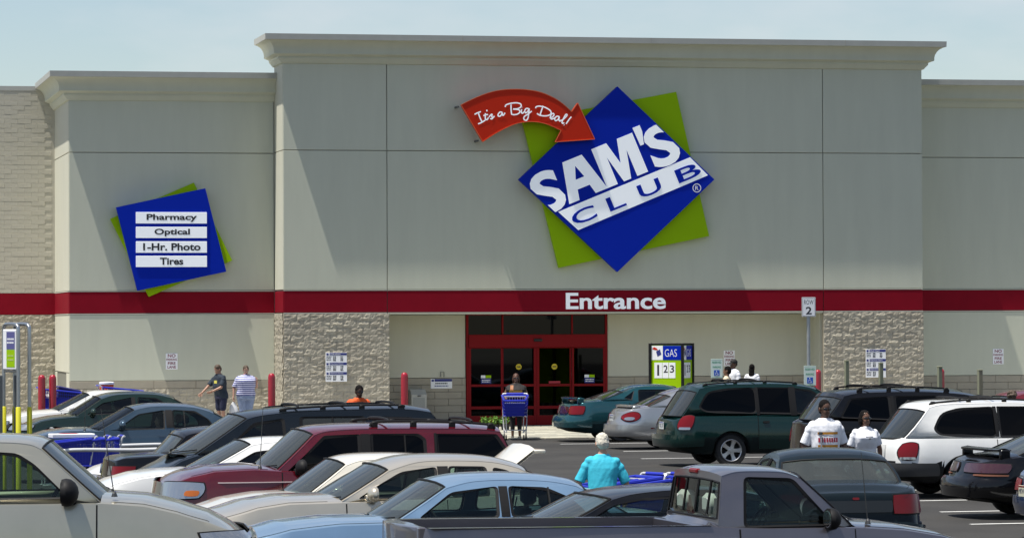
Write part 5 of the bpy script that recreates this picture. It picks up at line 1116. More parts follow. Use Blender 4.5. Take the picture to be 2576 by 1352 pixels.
# grey vending box, plants by the door
t = thing('newspaper_box', 'pale grey sloped box against the recess wall beside a red bollard', 'box', (18.58, D + 1.15, 0))
MB().prism([(0, .0), (.5, .0), (.5, 1.08), (.22, 1.10), (0, .95)], lambda a, c, h: (h, a - .25, c), -.22, .22).build('cabinet', mat('box_grey', (.42, .42, .38), .6, var=.06), t); MB().bbox(-.17, .17, -.262, -.25, .55, .86, .005).build('window_panel', mat('box_window', (.3, .31, .29), .3), t); MB().bbox(-.05, .05, -.275, -.25, .9, .93, .004).build('handle', m_sdk, t)
m_leaf = [mat('leaf_lime_%d' % i, c, .6) for i, c in enumerate(((.10, .22, .02), (.06, .16, .02), (.16, .28, .03)))]
for k, (x, y) in enumerate(((19.75, 99.3), (20.05, 99.5), (20.32, 99.4))):
    t = thing('potted_plant', ('low leafy plant in a tray left of the cart pusher, leftmost of three', 'low leafy plant in a tray left of the cart pusher, middle of three', 'low leafy plant in a tray left of the cart pusher, nearest the doors')[k], 'plant', (x, y, 0.03), k, 'potted plants by the doors')
    MB().lathe([(.10, 0), (.13, .16), (.12, .16), (.11, .14)], 12).build('pot', mat('pot_black', (.02, .02, .02), .6), t)
    b = MB(); rnd = random.Random(k)
    for _ in range(90):
        a, r_, h = rnd.uniform(0, 2 * PI), rnd.uniform(.02, .17), rnd.uniform(.15, .36); c = Vector((r_ * math.cos(a), r_ * math.sin(a), h)); u = Vector((rnd.uniform(-1, 1), rnd.uniform(-1, 1), rnd.uniform(-.3, 1))).normalized() * .06; v = u.cross(Vector((rnd.uniform(-1, 1), rnd.uniform(-1, 1), rnd.uniform(-1, 1)))).normalized() * .025
        b.add([c - u, c + v, c + u, c - v], [(0, 1, 2, 3)], rnd.randrange(3))
    o = b.build('foliage', m_leaf, t, fix=False); o['kind'] = 'stuff'
# cart return sign at the left: two looped tube frames back to back
m_tube = mat('polished_tube', (.42, .44, .46), .28, .85); m_yel = mat('sleeve_yellow', (.62, .58, .02), .5)
t = thing('cart_return_sign', 'tall looped steel cart return sign with yellow sleeves on its legs', 'sign', (4.22, 62.48, 0), R(-72))
for dy in (0, .20):
    b = MB(); b.tube(spline([(-.33, dy, 0), (-.33, dy, 1.0), (-.33, dy, 2.0), (-.33, dy, 2.84), (-.29, dy, 2.95), (-.18, dy, 2.985), (.18, dy, 2.985), (.29, dy, 2.95), (.33, dy, 2.84), (.33, dy, 2.0), (.33, dy, 1), (.33, dy, 0)], 5), .033, 8); b.build('loop_frame', m_tube, t, 50)
    for sx in (-.33, .33): MB().lathe([(.045, 0), (.045, 1.58 if dy == 0 else 1.52), (.035, 1.59)], 12, o=(sx, dy, 0)).build('sleeve', m_yel, t, 50)
p = MB().bbox(-.29, .29, -.03, .0, 2.22, 2.90, .01).build('sign_panel', m_swhite, t)
MB().box(-.12, .25, -.034, -.0305, 2.56, 2.86).build('panel_top', mat('print_violet', (.10, .10, .28), .5), p); MB().box(-.12, .25, -.034, -.0305, 2.26, 2.555).build('panel_bottom', m_sgreen, p)
text_rows(p, -.09, .22, (2.72, 2.66), -.0345, m_swhite, .03, 1); text_rows(p, -.06, .2, (2.44, 2.37), -.0345, mat('print_pale', (.5, .6, .2), .5), .025, 2)
MB().bbox(-.30, .30, -.015, .015, 2.17, 2.21, .008).build('cross_tube', m_tube, t)
# ------------------------------------------------------------------ shopping carts
m_cblue = mat('cart_blue', (.012, .025, .42), .4, coat=.2); m_cwire = mat('cart_grey_white', (.62, .62, .62), .4, .3)
def make_cart(label, x, y, z, rz, sc=1.0, group='shopping carts'):
    t = thing('shopping_cart', label, 'shopping cart', (x, y, z), rz, group); t.scale = (sc,) * 3
    B = [((-.42, .52), (-.42, 1.0), .27, .30), ((.50, .56), (.56, .90), .20, .24)]    # rear and front ends: (x,z low), (x,z high), half widths
    def pt(u, s, v):                                        # u along, s side -1..1, v up
        (x0, z0), (x1, z1), w0, w1 = B[0]; (X0, Z0), (X1, Z1), W0, W1 = B[1]
        lo = Vector((x0 + (X0 - x0) * u, 0, z0 + (Z0 - z0) * u)); hi = Vector((x1 + (X1 - x1) * u, 0, z1 + (Z1 - z1) * u)); p = lo + (hi - lo) * v; wl = w0 + (W0 - w0) * u; wh = w1 + (W1 - w1) * u
        return Vector((p.x, s * (wl + (wh - wl) * v), p.z))
    b = MB()
    for sd in (-1, 1):
        for k in range(19): b.tube([pt(k / 18, sd, 0), pt(k / 18, sd, 1)], .0085, 4, False)
        for v in (0, .2, .4, .6, .8): b.tube([pt(0, sd, v), pt(1, sd, v)], .009, 4, False)
        b.tube([pt(0, sd, 1), pt(1, sd, 1)], .024, 6); b.tube([pt(0, sd, .0), pt(1, sd, .0)], .02, 6)
    for u in (0, 1):
        for k in range(11): b.tube([pt(u, -1 + k / 5, 0), pt(u, -1 + k / 5, 1)], .009, 4, False)
        for v in (0, .2, .4, .6, .8): b.tube([pt(u, -1, v), pt(u, 1, v)], .01, 4, False)
        b.tube([pt(u, -1, 1), pt(u, 1, 1)], .024, 6)
    b.grid([[pt(u, s, .22) for s in (-1, 1)] for u in (0, 1)])
    for sd in (-1, 1): b.grid([[pt(u, sd * .985, .02), pt(u, sd * .985, .55)] for u in (.02, .98)])
    b.grid([[pt(1, s * .97, v) for v in (.02, .78)] for s in (-1, 1)])
    b.build('basket', m_cblue, t, fix=False)
    f = MB()
    for sd in (-1, 1):
        f.tube(spline([(-.52, sd * .27, 1.04), (-.47, sd * .28, .98), (-.40, sd * .27, .55), (-.34, sd * .26, .28), (-.30, sd * .25, .16)], 4), .016, 6); f.tube(spline([(-.34, sd * .26, .26), (0, sd * .24, .22), (.44, sd * .19, .18)], 4), .014, 6); f.tube([(.40, sd * .19, .18), (.42, sd * .2, .56)], .013, 5); f.tube([(-.30, sd * .25, .2), (-.30, sd * .25, .09)], .015, 5)
    for q in (-.2, 0, .2): f.tube([(q, -.25, .22), (q, .25, .22)], .008, 4)
    f.build('frame', m_cwire, t, fix=False)
    MB().tube([(-.52, -.28, 1.04), (-.52, .28, 1.04)], .019, 8).build('handle', m_cwire, t, 60); MB().tube([(-.52, -.2, 1.04), (-.52, .2, 1.04)], .024, 8).build('handle_grip', m_cblue, t, 60)
    sb = MB()
    for k in range(9): sb.tube([(-.38, -.24 + k * .06, .68), (-.30, -.24 + k * .06, .98)], .006, 4, False)
    for z_, x_ in ((.98, -.30), (.83, -.34), (.68, -.38)): sb.tube([(x_, -.25, z_), (x_, .25, z_)], .011, 5)
    sb.build('child_seat', m_cwire, t, fix=False)
    w0 = MB().lathe([(0, -.018), (.055, -.018), (.062, -.01), (.062, .01), (.055, .018), (0, .018)], 14, 'y', cap=False).mesh('wheel', m_rub, 50)
    for x_, y_ in ((-.30, -.25), (-.30, .25), (.42, -.2), (.42, .2)): link('wheel', w0, t, (x_, y_, .062)); 
    return t
kD = make_cart('blue shopping cart facing the camera, pushed by the woman in the gold top', 19.0, 91.7, 0, R(-102), 1.12)
kE = dup(kD, (11.02, 45.0, 0), R(200), 'blue shopping cart beside the older man in turquoise'); kE.scale = (1, 1, 1); kE2 = dup(kD, (10.72, 45.12, 0), R(200), 'second blue cart nested in front of the one beside the older man'); kE2.scale = (1, 1, 1)
for i in range(3): c_ = dup(kD, (5.30 + i * .24, 64.35 + i * .012, 0), R(183), ('blue cart in the nested row, foremost at the left end', 'blue cart nested in the middle of the left row', 'blue cart at the right end of the nested row')[i]); c_.scale = (.98, .98, .98)
kL = dup(kD, (8.08, 100.6, .15), R(4), 'blue cart holding a dark tote, behind the white sedan at the left'); kL.scale = (1.08,) * 3
k2 = dup(kD, (9.75, 100.7, .15), R(4), 'blue cart holding the orange cooler, behind the white sedan roof')
t = thing('storage_tote', 'dark blue lidded tote tilted in the cart at the left', 'tote', (8.28, 100.6, .92), R(4)); t.rotation_euler = (0, R(12), R(4))
MB().bbox(-.28, .30, -.2, .2, 0, .30, .02).build('tub', mat('tote_blue', (.018, .018, .11), .45), t); MB().bbox(-.31, .33, -.23, .23, .285, .35, .02).build('lid', mat('tote_lid', (.03, .03, .16), .4), t)
t = thing('shopping_bag', 'crumpled white bag in the cart at the left, beside the tote', 'bag', (7.81, 100.45, .90), 0); b = MB().ell((0, 0, .1), .12, .12, .15, 10, 7)
b.v = [(x * (1 + .2 * math.sin(9 * z + 5 * x)), y, z * (1 + .15 * math.sin(17 * x))) for x, y, z in b.v]; b.build('sack', mat('bag_white', (.66, .64, .58), .6), t, 30)
t = thing('water_cooler', 'round orange water cooler with white lid showing above the white sedan roof', 'cooler', (9.41, 100.7, .94))
MB().lathe([(.15, 0), (.18, .03), (.195, .40), (.19, .41)], 22).build('barrel', mat('cooler_orange', (.62, .07, .01), .4, coat=.2), t, 40); MB().lathe([(.205, .405), (.21, .42), (.205, .465), (.17, .48), (0, .485)], 22).build('lid', m_swhite, t, 40); MB().tube([(-.20, 0, .22), (-.26, 0, .2), (-.26, 0, .12), (-.2, 0, .1)], .015, 6).build('handle', m_swhite, t)
t = thing('carton', 'flat white carton with red print lying on the nested carts', 'carton', (5.36, 64.35, 1.0), R(186)); MB().bbox(-.42, .34, -.2, .2, 0, .07, .01).build('box', m_swhite, t); MB().box(-.14, .16, -.15, .15, .0702, .073).build('label_patch', mat('carton_red', (.45, .03, .03), .5), t)
t = thing('merchandise', 'pink packet and white cloth lying in the cart of the woman in the gold top', 'groceries', (19.0, 91.6, .62), R(-102)); b = MB().ell((.14, .02, .06), .16, .2, .09, 12, 7); b.v = [(x, y, z + .03 * math.sin(30 * y)) for x, y, z in b.v]; b.build('cloth', m_swhite, t, 40); MB().bbox(.05, .33, .05, .22, .0, .2, .03).build('packet', mat('packet_pink', (.6, .05, .18), .5), t)
# corral rails
t = thing('cart_corral', 'white tubular rails of the cart corral beside the nested carts', 'cart corral', (5.8, 64.3, 0), R(3))
def rail(ya, x0, x1, z): 
    o = MB().tube(spline([(x0, ya, .02), (x0, ya, z - .2), (x0 + .15, ya, z), ((x0 + x1) / 2, ya, z), (x1 - .15, ya, z), (x1, ya, z - .2), (x1, ya, .02)], 5), .035, 8).build('rail', m_cwire, t, 50)
rail(-1.75, -.95, 1.7, .83); rail(1.75, -.9, 1.9, .79)
# ------------------------------------------------------------------ people
def remesh(mb, vox, mats, name, smooth_it=2):
    me = mb.mesh('raw', mats, None, False); bm = bmesh.new(); bm.from_mesh(me); bmesh.ops.remove_doubles(bm, verts=bm.verts, dist=1e-5); bmesh.ops.recalc_face_normals(bm, faces=bm.faces); bm.to_mesh(me); bm.free()
    ob = bpy.data.objects.new('raw', me); COL.objects.link(ob)
    m = ob.modifiers.new('r', 'REMESH'); m.mode = 'VOXEL'; m.voxel_size = vox
    if smooth_it: s_ = ob.modifiers.new('s', 'SMOOTH'); s_.factor = .5; s_.iterations = smooth_it
    bpy.context.view_layer.update()
    out = bpy.data.meshes.new_from_object(ob.evaluated_get(bpy.context.evaluated_depsgraph_get())); bpy.data.objects.remove(ob); bpy.data.meshes.remove(me)
    out.name = name; out.materials.clear()
    for q in (mats if isinstance(mats, (list, tuple)) else [mats]): out.materials.append(q)
    out.polygons.foreach_set('use_smooth', [True] * len(out.polygons)); return out
def limb(b, pts, rs, n=10):
    pts = [Vector(p) for p in pts]
    for i in range(len(pts) - 1):
        b.lathe_between(pts[i], pts[i + 1], rs[i], rs[i + 1], n)
def _lb(s, p, q, r0, r1, n=10):
    t = (q - p); L = t.length; t.normalize(); up = t.orthogonal().normalized(); w_ = t.cross(up); rows = []
    prof = [(-r0 * .98, .15), (-r0 * .7, .7), (0, 1)] ; prof = [(-r0 * .95, r0 * .3), (-r0 * .6, r0 * .8), (0, r0), (L, r1), (L + r1 * .6, r1 * .8), (L + r1 * .95, r1 * .3)]
    vs = []
    for h, rr in prof: vs += [p + t * h + (up * math.cos(2 * PI * k / n) + w_ * math.sin(2 * PI * k / n)) * rr for k in range(n)]
    m_ = len(prof); s.add(vs, [(i * n + k, i * n + (k + 1) % n, (i + 1) * n + (k + 1) % n, (i + 1) * n + k) for i in range(m_ - 1) for k in range(n)] + [tuple(range(n - 1, -1, -1)), tuple((m_ - 1) * n + k for k in range(n))])
MB.lathe_between = _lb
def loft(b, rings, n=20):                                   # rings: (centre, half width x, half depth y)
    vs = []
    for c, rx, ry in rings:
        for k in range(n):
            a = 2 * PI * k / n; cx, cy = math.cos(a), math.sin(a); vs.append((c[0] + rx * math.copysign(abs(cx) ** .85, cx), c[1] + ry * math.copysign(abs(cy) ** .85, cy), c[2]))
    m_ = len(rings); b.add(vs, [(i * n + k, i * n + (k + 1) % n, (i + 1) * n + (k + 1) % n, (i + 1) * n + k) for i in range(m_ - 1) for k in range(n)] + [tuple(range(n - 1, -1, -1)), tuple((m_ - 1) * n + k for k in range(n))])
m_shoe = mat('shoe_dark', (.03, .028, .026), .6); m_eyew = mat('eye_white', (.6, .58, .55), .3); m_shade = mat('sunglass', (.008, .008, .01), .12, coat=.6)
def hand(b, wrist, dirn, palmn, s, side, curl=.5):
    """palm, four fingers of unequal length with two bends, thumb leaving the side near the wrist"""
    f = Vector(dirn).normalized(); n_ = Vector(palmn); n_ = (n_ - f * n_.dot(f)).normalized(); w_ = f.cross(n_) * side
    L = .095 * s; c = Vector(wrist) + f * L * .5
    for k in (-1.3, -.45, .45, 1.3): b.lathe_between(Vector(wrist) + w_ * k * .011 * s + f * .01, Vector(wrist) + f * L * .95 + w_ * k * .022 * s, .015 * s, .0125 * s, 7)
    for k, ln in ((-1.4, .062), (-.47, .076), (.47, .082), (1.4, .072)):
        p = Vector(wrist) + f * L * .95 + w_ * k * .021 * s; d = f.copy(); l_ = ln * s; r_ = .0098 * s
        for seg, q in ((.45, curl * .7), (.32, curl * 1.5), (.23, curl * 2.0)):
            d2 = (f * math.cos(q) + n_ * math.sin(q)).normalized(); e = p + d2 * l_ * seg; b.lathe_between(p, e, r_, r_ * .88, 6); p = e; r_ *= .88
    p = Vector(wrist) + f * L * .28 + w_ * .028 * s; d = (f * .72 + w_ * .6 + n_ * .35).normalized(); e = p + d * .04 * s; b.lathe_between(p, e, .0135 * s, .011 * s, 6); b.lathe_between(e, e + (d * .6 + f * .5 + n_ * .4 * curl).normalized() * .03 * s, .011 * s, .0085 * s, 6)
def person(label, x, y, z, rz, H=1.72, g=1.0, skin=(.42, .25, .17), lean=0, sway=0, look=0, nod=0, arms=None, legs=None, shirt=None, pants=None, hair=None, glasses=False, belly=0, bust=0, extra=None, vox=.013, seated=False, group=None):
    """facing -y. arms: for +x side then -x side (elbow offset, hand offset) from the shoulder in units of height."""
    t = thing('person', label, 'person', (x, y, z), rz, group)
    S = lambda *v: Vector(v) * H
    ms = mat('skin_%d_%d_%d' % tuple(int(c * 100) for c in skin), skin, .5, var=.06, vscale=12)
    hip = S(0, 0, .515)
    ML = Matrix.Translation(hip) @ Matrix.Rotation(R(lean), 4, 'X') @ Matrix.Rotation(R(sway), 4, 'Y') @ Matrix.Translation(-hip)
    up = lambda *v: ML @ S(*v)
    wd = lambda v: v * g * H
    def torso(b, k=1.0, z0=.47, hem=0):
        rows = [(z0, .098, .070), (.53, .100, .072), (.585, .093, .066 + belly * .5), (.64, .096, .066 + belly * .6), (.70, .103, .068 + belly * .25 + bust * .5), (.745, .107, .068 + bust), (.785, .107, .060 + bust * .4), (.808, .090, .052), (.826, .062, .044), (.845, .040, .039)]
        rr = [r_ for r_ in rows if r_[0] >= z0 - .001]
        loft(b, [((ML @ Vector((0, -(belly * .45 if .56 < h < .7 else 0) * H - (bust * .5 if .70 <= h < .77 else 0) * H, h * H))), wd(a) * k + hem * (h < .55), wd(c) * k + hem * (h < .55)) for h, a, c in rr])
    sh = [up(.099 * (.55 + .45 * g), .006, .790), up(-.099 * (.55 + .45 * g), .006, .790)]
    arms = arms or (((.03, .01, -.17), (.035, -.04, -.31)), ((-.03, .01, -.17), (-.035, -.04, -.31)))
    el = [sh[i] + S(*arms[i][0]) for i in (0, 1)]; wr = [sh[i] + S(*arms[i][1]) for i in (0, 1)]
    legs = legs or (((.052, -.01, .275), (.055, .01, .04)), ((-.052, -.01, .275), (-.055, .01, .04)))
    hp = [S(.050 * g, 0, .49), S(-.050 * g, 0, .49)]
    HM = Matrix.Translation(up(0, .002, .857)) @ Matrix.Rotation(R(lean), 4, 'X') @ Matrix.Rotation(R(look), 4, 'Z') @ Matrix.Rotation(R(nod), 4, 'X')
    hs = H / 1.66
    hd = lambda a, c, e: HM @ (Vector((a, c, e)) * hs)
    b = MB()
    torso(b, .93)
    for i in (0, 1):
        limb(b, [sh[i].lerp(el[i], .16), el[i], wr[i]], [.0265 * H * (.5 + .5 * g), .0225 * H * (.6 + .4 * g), .0155 * H]); b.ell(sh[i] * .96 + up(0, 0, .78) * .04, .029 * H, .029 * H, .028 * H)
        kn, an = S(*legs[i][0]), S(*legs[i][1]); limb(b, [hp[i], kn, an], [.052 * H * g, .031 * H, .021 * H]); b.ell(kn.lerp(an, .3) + Vector((0, .008, 0)), .031 * H, .033 * H, .06 * H)
    b.lathe_between(up(0, .004, .83), hd(0, .012, .02), .034 * H, .031 * H)
    b.ell(hd(0, .012, .125), .074 * hs, .094 * hs, .100 * hs, 16, 12, M=HM.to_3x3()); b.ell(hd(0, -.028, .055), .056 * hs, .062 * hs, .070 * hs, 14, 10, M=HM.to_3x3()); b.ell(hd(0, -.055, .022), .033 * hs, .034 * hs, .025 * hs, 10, 8, M=HM.to_3x3())
    me = remesh(b, vox, ms, 'body', 3)
    hb = MB()
    for i in (0, 1):
        d = (wr[i] - el[i]).normalized(); hand(hb, wr[i], d, (Vector((-1 if i == 0 else 1, -.5, .2))), hs, 1 if i == 0 else -1, .55 if arms and len(arms[i]) < 3 else arms[i][2])
    for sx in (-1, 1): hb.ell(hd(sx * .074, .02, .095), .012 * hs, .022 * hs, .032 * hs, 8, 6, M=HM.to_3x3())
    hb.add([hd(*p) for p in ((0, -.083, .115), (-.017, -.080, .072), (.017, -.080, .072), (0, -.112, .076), (0, -.082, .062), (-.014, -.090, .068), (.014, -.090, .068))], [(0, 1, 3), (0, 3, 2), (1, 5, 3), (2, 3, 6), (5, 4, 3), (6, 3, 4), (1, 4, 5), (2, 6, 4)])
    hb.tube([hd(-.024, -.083, .036), hd(-.01, -.092, .039), hd(0, -.0935, .037), hd(.01, -.092, .039), hd(.024, -.083, .036)], .0065 * hs, 5)
    bm = bmesh.new(); bm.from_mesh(me); tmp = hb.mesh('t', ms, 50); bm.from_mesh(tmp); bm.to_mesh(me); bm.free(); me.polygons.foreach_set('use_smooth', [True] * len(me.polygons))
    link('body', me, t)
    if glasses:
        gb = MB()
        for sx in (-1, 1): gb.ell(hd(sx * .032, -.088, .108), .029 * hs, .011 * hs, .021 * hs, 12, 8, M=HM.to_3x3() @ Matrix.Rotation(R(sx * 14), 3, 'Z')); gb.tube([hd(sx * .06, -.075, .112), hd(sx * .078, .01, .108)], .004, 4)
        gb.tube([hd(-.01, -.096, .113), hd(.01, -.096, .113)], .004, 4); link('sunglasses', gb.mesh('sunglasses', m_shade, 40), t)
    else:
        for sx in (-1, 1):
            e = MB().ell(hd(sx * .031, -.081, .105), .013 * hs, .008 * hs, .008 * hs, 10, 6).build('eye', m_eyew, t, 60); MB().ell(hd(sx * .031, -.088, .105), .006 * hs, .004, .006 * hs, 8, 5).build('iris', m_ink, e)
            MB().tube([hd(sx * .048, -.078, .123), hd(sx * .030, -.090, .128), hd(sx * .014, -.090, .124)], .004, 4).build('eyebrow', hair['m'] if hair else m_ink, t)
    if hair:
        b = MB(); ty = hair['t']
        b.ell(hd(0, .022, .142), .081 * hs, .096 * hs, .092 * hs, 16, 10, M=HM.to_3x3())
        if ty == 'long':
            b.ell(hd(0, .055, .04), .085 * hs, .055 * hs, .13 * hs, 14, 10, M=HM.to_3x3()); b.ell(hd(0, .06, -.06), .088 * hs, .05 * hs, .10 * hs, 14, 10, M=HM.to_3x3())
        elif ty == 'bob':
            for sx in (-1, 1): b.ell(hd(sx * .066, .03, .07), .03 * hs, .06 * hs, .085 * hs, 12, 8, M=HM.to_3x3())
            b.ell(hd(0, .065, .07), .075 * hs, .05 * hs, .10 * hs, 12, 8, M=HM.to_3x3())
        elif ty == 'tail':
            b.ell(hd(0, .085, .10), .045 * hs, .05 * hs, .06 * hs, 12, 8); b.ell(hd(.0, .105, .02), .04 * hs, .035 * hs, .10 * hs, 12, 8)
        elif ty == 'curly':
            rn = random.Random(3)
            for _ in range(60):
                a, e_ = rn.uniform(0, 2 * PI), rn.uniform(-.35, 1.4); b.ell(hd(.085 * math.cos(a) * math.cos(e_), .03 + .095 * math.sin(a) * math.cos(e_) + .015, .13 + .095 * math.sin(e_)), *(rn.uniform(.018, .032) * hs,) * 3, 7, 5)
        elif ty == 'short':
            b.ell(hd(0, .05, .10), .077 * hs, .07 * hs, .085 * hs, 14, 10, M=HM.to_3x3())
        elif ty == 'cap':
            b.ell(hd(0, .045, .10), .076 * hs, .07 * hs, .07 * hs, 14, 10, M=HM.to_3x3())
        me = remesh(b, .009, hair['m'], 'hair', 1)
        bm = bmesh.new(); bm.from_mesh(me); inv = HM.inverted(); kill = []
        hl = hair.get('line', .135)
        for v in bm.verts:
            q = (inv @ v.co) / hs
            v.co += Vector((noise.noise(v.co * 55), noise.noise(v.co * 55 + Vector((9, 0, 0))), noise.noise(v.co * 55 + Vector((0, 9, 0))))) * hair.get('rough', .006)
            if q.y < -.045 and q.z < hl + .0: kill.append(v)
            elif ty in ('short', 'cap') and q.y < .0 and q.z < .09: kill.append(v)
        bmesh.ops.delete(bm, geom=kill, context='VERTS'); bm.to_mesh(me); bm.free(); link('hair', me, t)
        if ty == 'cap':
            cb = MB().ell(hd(0, .018, .155), .086 * hs, .102 * hs, .082 * hs, 16, 10, M=HM.to_3x3()); P = [[hd(a, -.075 - c * (1 - (a / .075) ** 2 * .6), .142 - c * .25) for c in (0, .04, .075)] for a in (-.07, -.045, 0, .045, .07)]; cb.grid(P); cb.grid([[p - Vector((0, 0, .006)) for p in r_] for r_ in P])
            link('cap', cb.mesh('cap', hair['cap'], 40), t)
    def solid(b, name, m, vx=None): o = link(name, remesh(b, vx or vox, m, name, 2), t); return o
    shirt = shirt or {}; pants = pants or {}
    if shirt:
        b = MB(); torso(b, 1.07, shirt.get('hem', .47), .012)
        for i in (0, 1):
            sl = shirt.get('sleeve', .62)
            if sl > 0:
                e = sh[i].lerp(el[i], min(sl, 1)); ds = (el[i] - sh[i]).normalized(); rt = .034 * H * (.55 + .45 * g)
                b.ell(sh[i].lerp(up(0, 0, .785), .10), .041 * H, .042 * H, .037 * H); p0 = sh[i].lerp(up(0, 0, .78), .05); b.ell(sh[i].lerp(e, .3), rt * 1.15, rt * 1.15, rt * 1.2)
                n_ = 12; upv = ds.orthogonal().normalized(); wv = ds.cross(upv); vs = []
                for q, rr in ((p0, rt * .95), (sh[i].lerp(e, .5), rt * 1.05), (e, rt * 1.16)): vs += [q + (upv * math.cos(2 * PI * k / n_) + wv * math.sin(2 * PI * k / n_)) * rr for k in range(n_)]
                b.add(vs, [(a * n_ + k, a * n_ + (k + 1) % n_, (a + 1) * n_ + (k + 1) % n_, (a + 1) * n_ + k) for a in (0, 1) for k in range(n_)] + [tuple(range(n_ - 1, -1, -1)), tuple(2 * n_ + k for k in range(n_))])
        so = solid(b, shirt.get('name', 'shirt'), shirt['m'], vox)
        bm = bmesh.new(); bm.from_mesh(so.data)
        for v in bm.verts:                                  # folds: soft creases that run down and across the cloth
            c = v.co; f_ = noise.noise(Vector((c.x * 9, c.y * 9, c.z * 4.5))) * .010 + noise.noise(Vector((c.x * 22 + c.z * 9, c.y * 22, c.z * 12))) * .005
            v.co += v.normal * f_ * shirt.get('fold', 1)
        bm.to_mesh(so.data); bm.free(); t['_s'] = so.name
    if pants:
        b = MB(); ln = pants.get('len', 1.0)
        loft(b, [((0, 0, h * H), wd(a), wd(c)) for h, a, c in ((.44, .098, .078), (.48, .104, .078), (.52, .104, .076), (.565, .098, .072))])
        for i in (0, 1):
            kn, an = S(*legs[i][0]), S(*legs[i][1]); w2 = pants.get('wide', 1)
            if ln > .5: limb(b, [hp[i], kn, kn.lerp(an, (ln - .5) * 2 * .93)], [.060 * H * g, .043 * H * w2, .034 * H * w2])
            else: limb(b, [hp[i], hp[i].lerp(kn, ln * 2)], [.061 * H * g, .054 * H * w2])
        solid(b, pants.get('name', 'trousers'), pants['m'])
    for i in (0, 1):
        an = S(*legs[i][1]); b = MB().ell(an + Vector((0, -.045, -.03)) * hs, .042 * hs, .115 * hs, .036 * hs, 12, 8); b.v = [(a, c, max(e, .004)) for a, c, e in b.v]; b.build('shoe', pants.get('shoe', m_shoe), t, 50)
    del_ = t.pop('_s', None) if hasattr(t, 'pop') else None
    if '_s' in t: del t['_s']
    return dict(root=t, shirt=bpy.data.objects.get(del_) if del_ else None, hd=hd, sh=sh, wr=wr, el=el, H=H)
def print_on(P, name, m, x0, x1, z0, z1, nx=8, nz=3, off_=.006):
    o = P['shirt']; rows = []
    from mathutils.bvhtree import BVHTree
    bm = bmesh.new(); bm.from_mesh(o.data); tr = BVHTree.FromBMesh(bm); bm.free()
    for i in range(nx + 1):
        r_ = []
        for j in range(nz + 1):
            a, c = x0 + (x1 - x0) * i / nx, z0 + (z1 - z0) * j / nz; h = tr.ray_cast(Vector((a, -2, c)), Vector((0, 1, 0))); r_.append((h[0] + Vector((0, -off_, 0))) if h[0] else Vector((a, -.15, c)))
        rows.append(r_)
    MB().grid(rows).build(name, m, o, 40)
DK = (.10, .048, .029); DK2 = (.17, .085, .052)
m_hblack = mat('hair_black', (.007, .006, .006), .9, spec=.15, bump=.5, bscale=200); m_hbrown = mat('hair_brown', (.07, .045, .028), .6, bump=.5, bscale=200); m_hgrey = mat('hair_grey', (.58, .55, .47), .8, bump=.6, bscale=200); m_hred = mat('hair_auburn', (.07, .022, .010), .6)
m_tw = mat('tshirt_white', (.78, .79, .84), .85, bump=.3, bscale=40); m_tn = mat('tshirt_navy', (.018, .030, .048), .85, bump=.3, bscale=40); m_turq = mat('shirt_turquoise', (.035, .46, .62), .8, bump=.4, bscale=30, var=.08, vscale=6)
m_jean = mat('denim_pale', (.22, .28, .42), .9, var=.15, vscale=9); m_shn = mat('shorts_navy', (.012, .016, .045), .9); m_drk = mat('trousers_dark', (.02, .02, .022), .9); m_tan = mat('trousers_tan', (.34, .28, .19), .9)
m_str = mat('shirt_striped', (.62, .64, .80), .85)
nt = m_str.node_tree; tc = nt.nodes.new('ShaderNodeTexCoord'); wv = nt.nodes.new('ShaderNodeTexWave'); wv.bands_direction = 'Z'; wv.inputs['Scale'].default_value = 5.6; wv.inputs['Distortion'].default_value = .3; cr_ = nt.nodes.new('ShaderNodeValToRGB'); cr_.color_ramp.elements[0].color = (.66, .68, .86, 1); cr_.color_ramp.elements[1].color = (.05, .06, .26, 1); cr_.color_ramp.elements[0].position = .52; cr_.color_ramp.elements[1].position = .62
nt.links.new(tc.outputs['Object'], wv.inputs['Vector']); nt.links.new(wv.outputs['Fac'], cr_.inputs[0]); nt.links.new(cr_.outputs[0], nt.nodes['Principled BSDF'].inputs['Base Color'])
# the couple on the sidewalk
pa = person('man in navy T-shirt and dark shorts leaning and reaching out on the sidewalk', 12.61, 101.0, .15, R(-58), 1.74, 1.12, (.40, .22, .15), lean=8, look=-8, nod=18, belly=.03, arms=(((.02, -.07, -.16), (-.05, -.19, -.22)), ((-.04, -.12, -.15), (-.06, -.23, -.25))), shirt=dict(m=m_tn, sleeve=.85, hem=.45), pants=dict(m=m_shn, len=.45, name='shorts'), hair=dict(t='short', m=m_hbrown, rough=.003))
print_on(pa, 'shirt_print', mat('print_yellow', (.6, .55, .1), .8), -.06, .06, 1.20, 1.28)
pb = person('woman in blue and white striped top and pale jeans looking down on the sidewalk', 13.32, 101.2, .15, R(8), 1.70, 1.46, (.46, .27, .2), nod=20, look=-6, belly=.02, bust=.02, arms=(((.07, .02, -.15), (.045, -.10, -.05)), ((-.07, .02, -.17), (-.09, -.01, -.30))), shirt=dict(m=m_str, sleeve=.9, hem=.50), pants=dict(m=m_jean, len=1, name='jeans', wide=1.4), hair=dict(t='tail', m=m_hbrown))
wb = pb['root'].matrix_world.copy(); bpy.context.view_layer.update(); q = pb['root'].matrix_world @ (pb['wr'][1] + Vector((0, 0, -.15)))
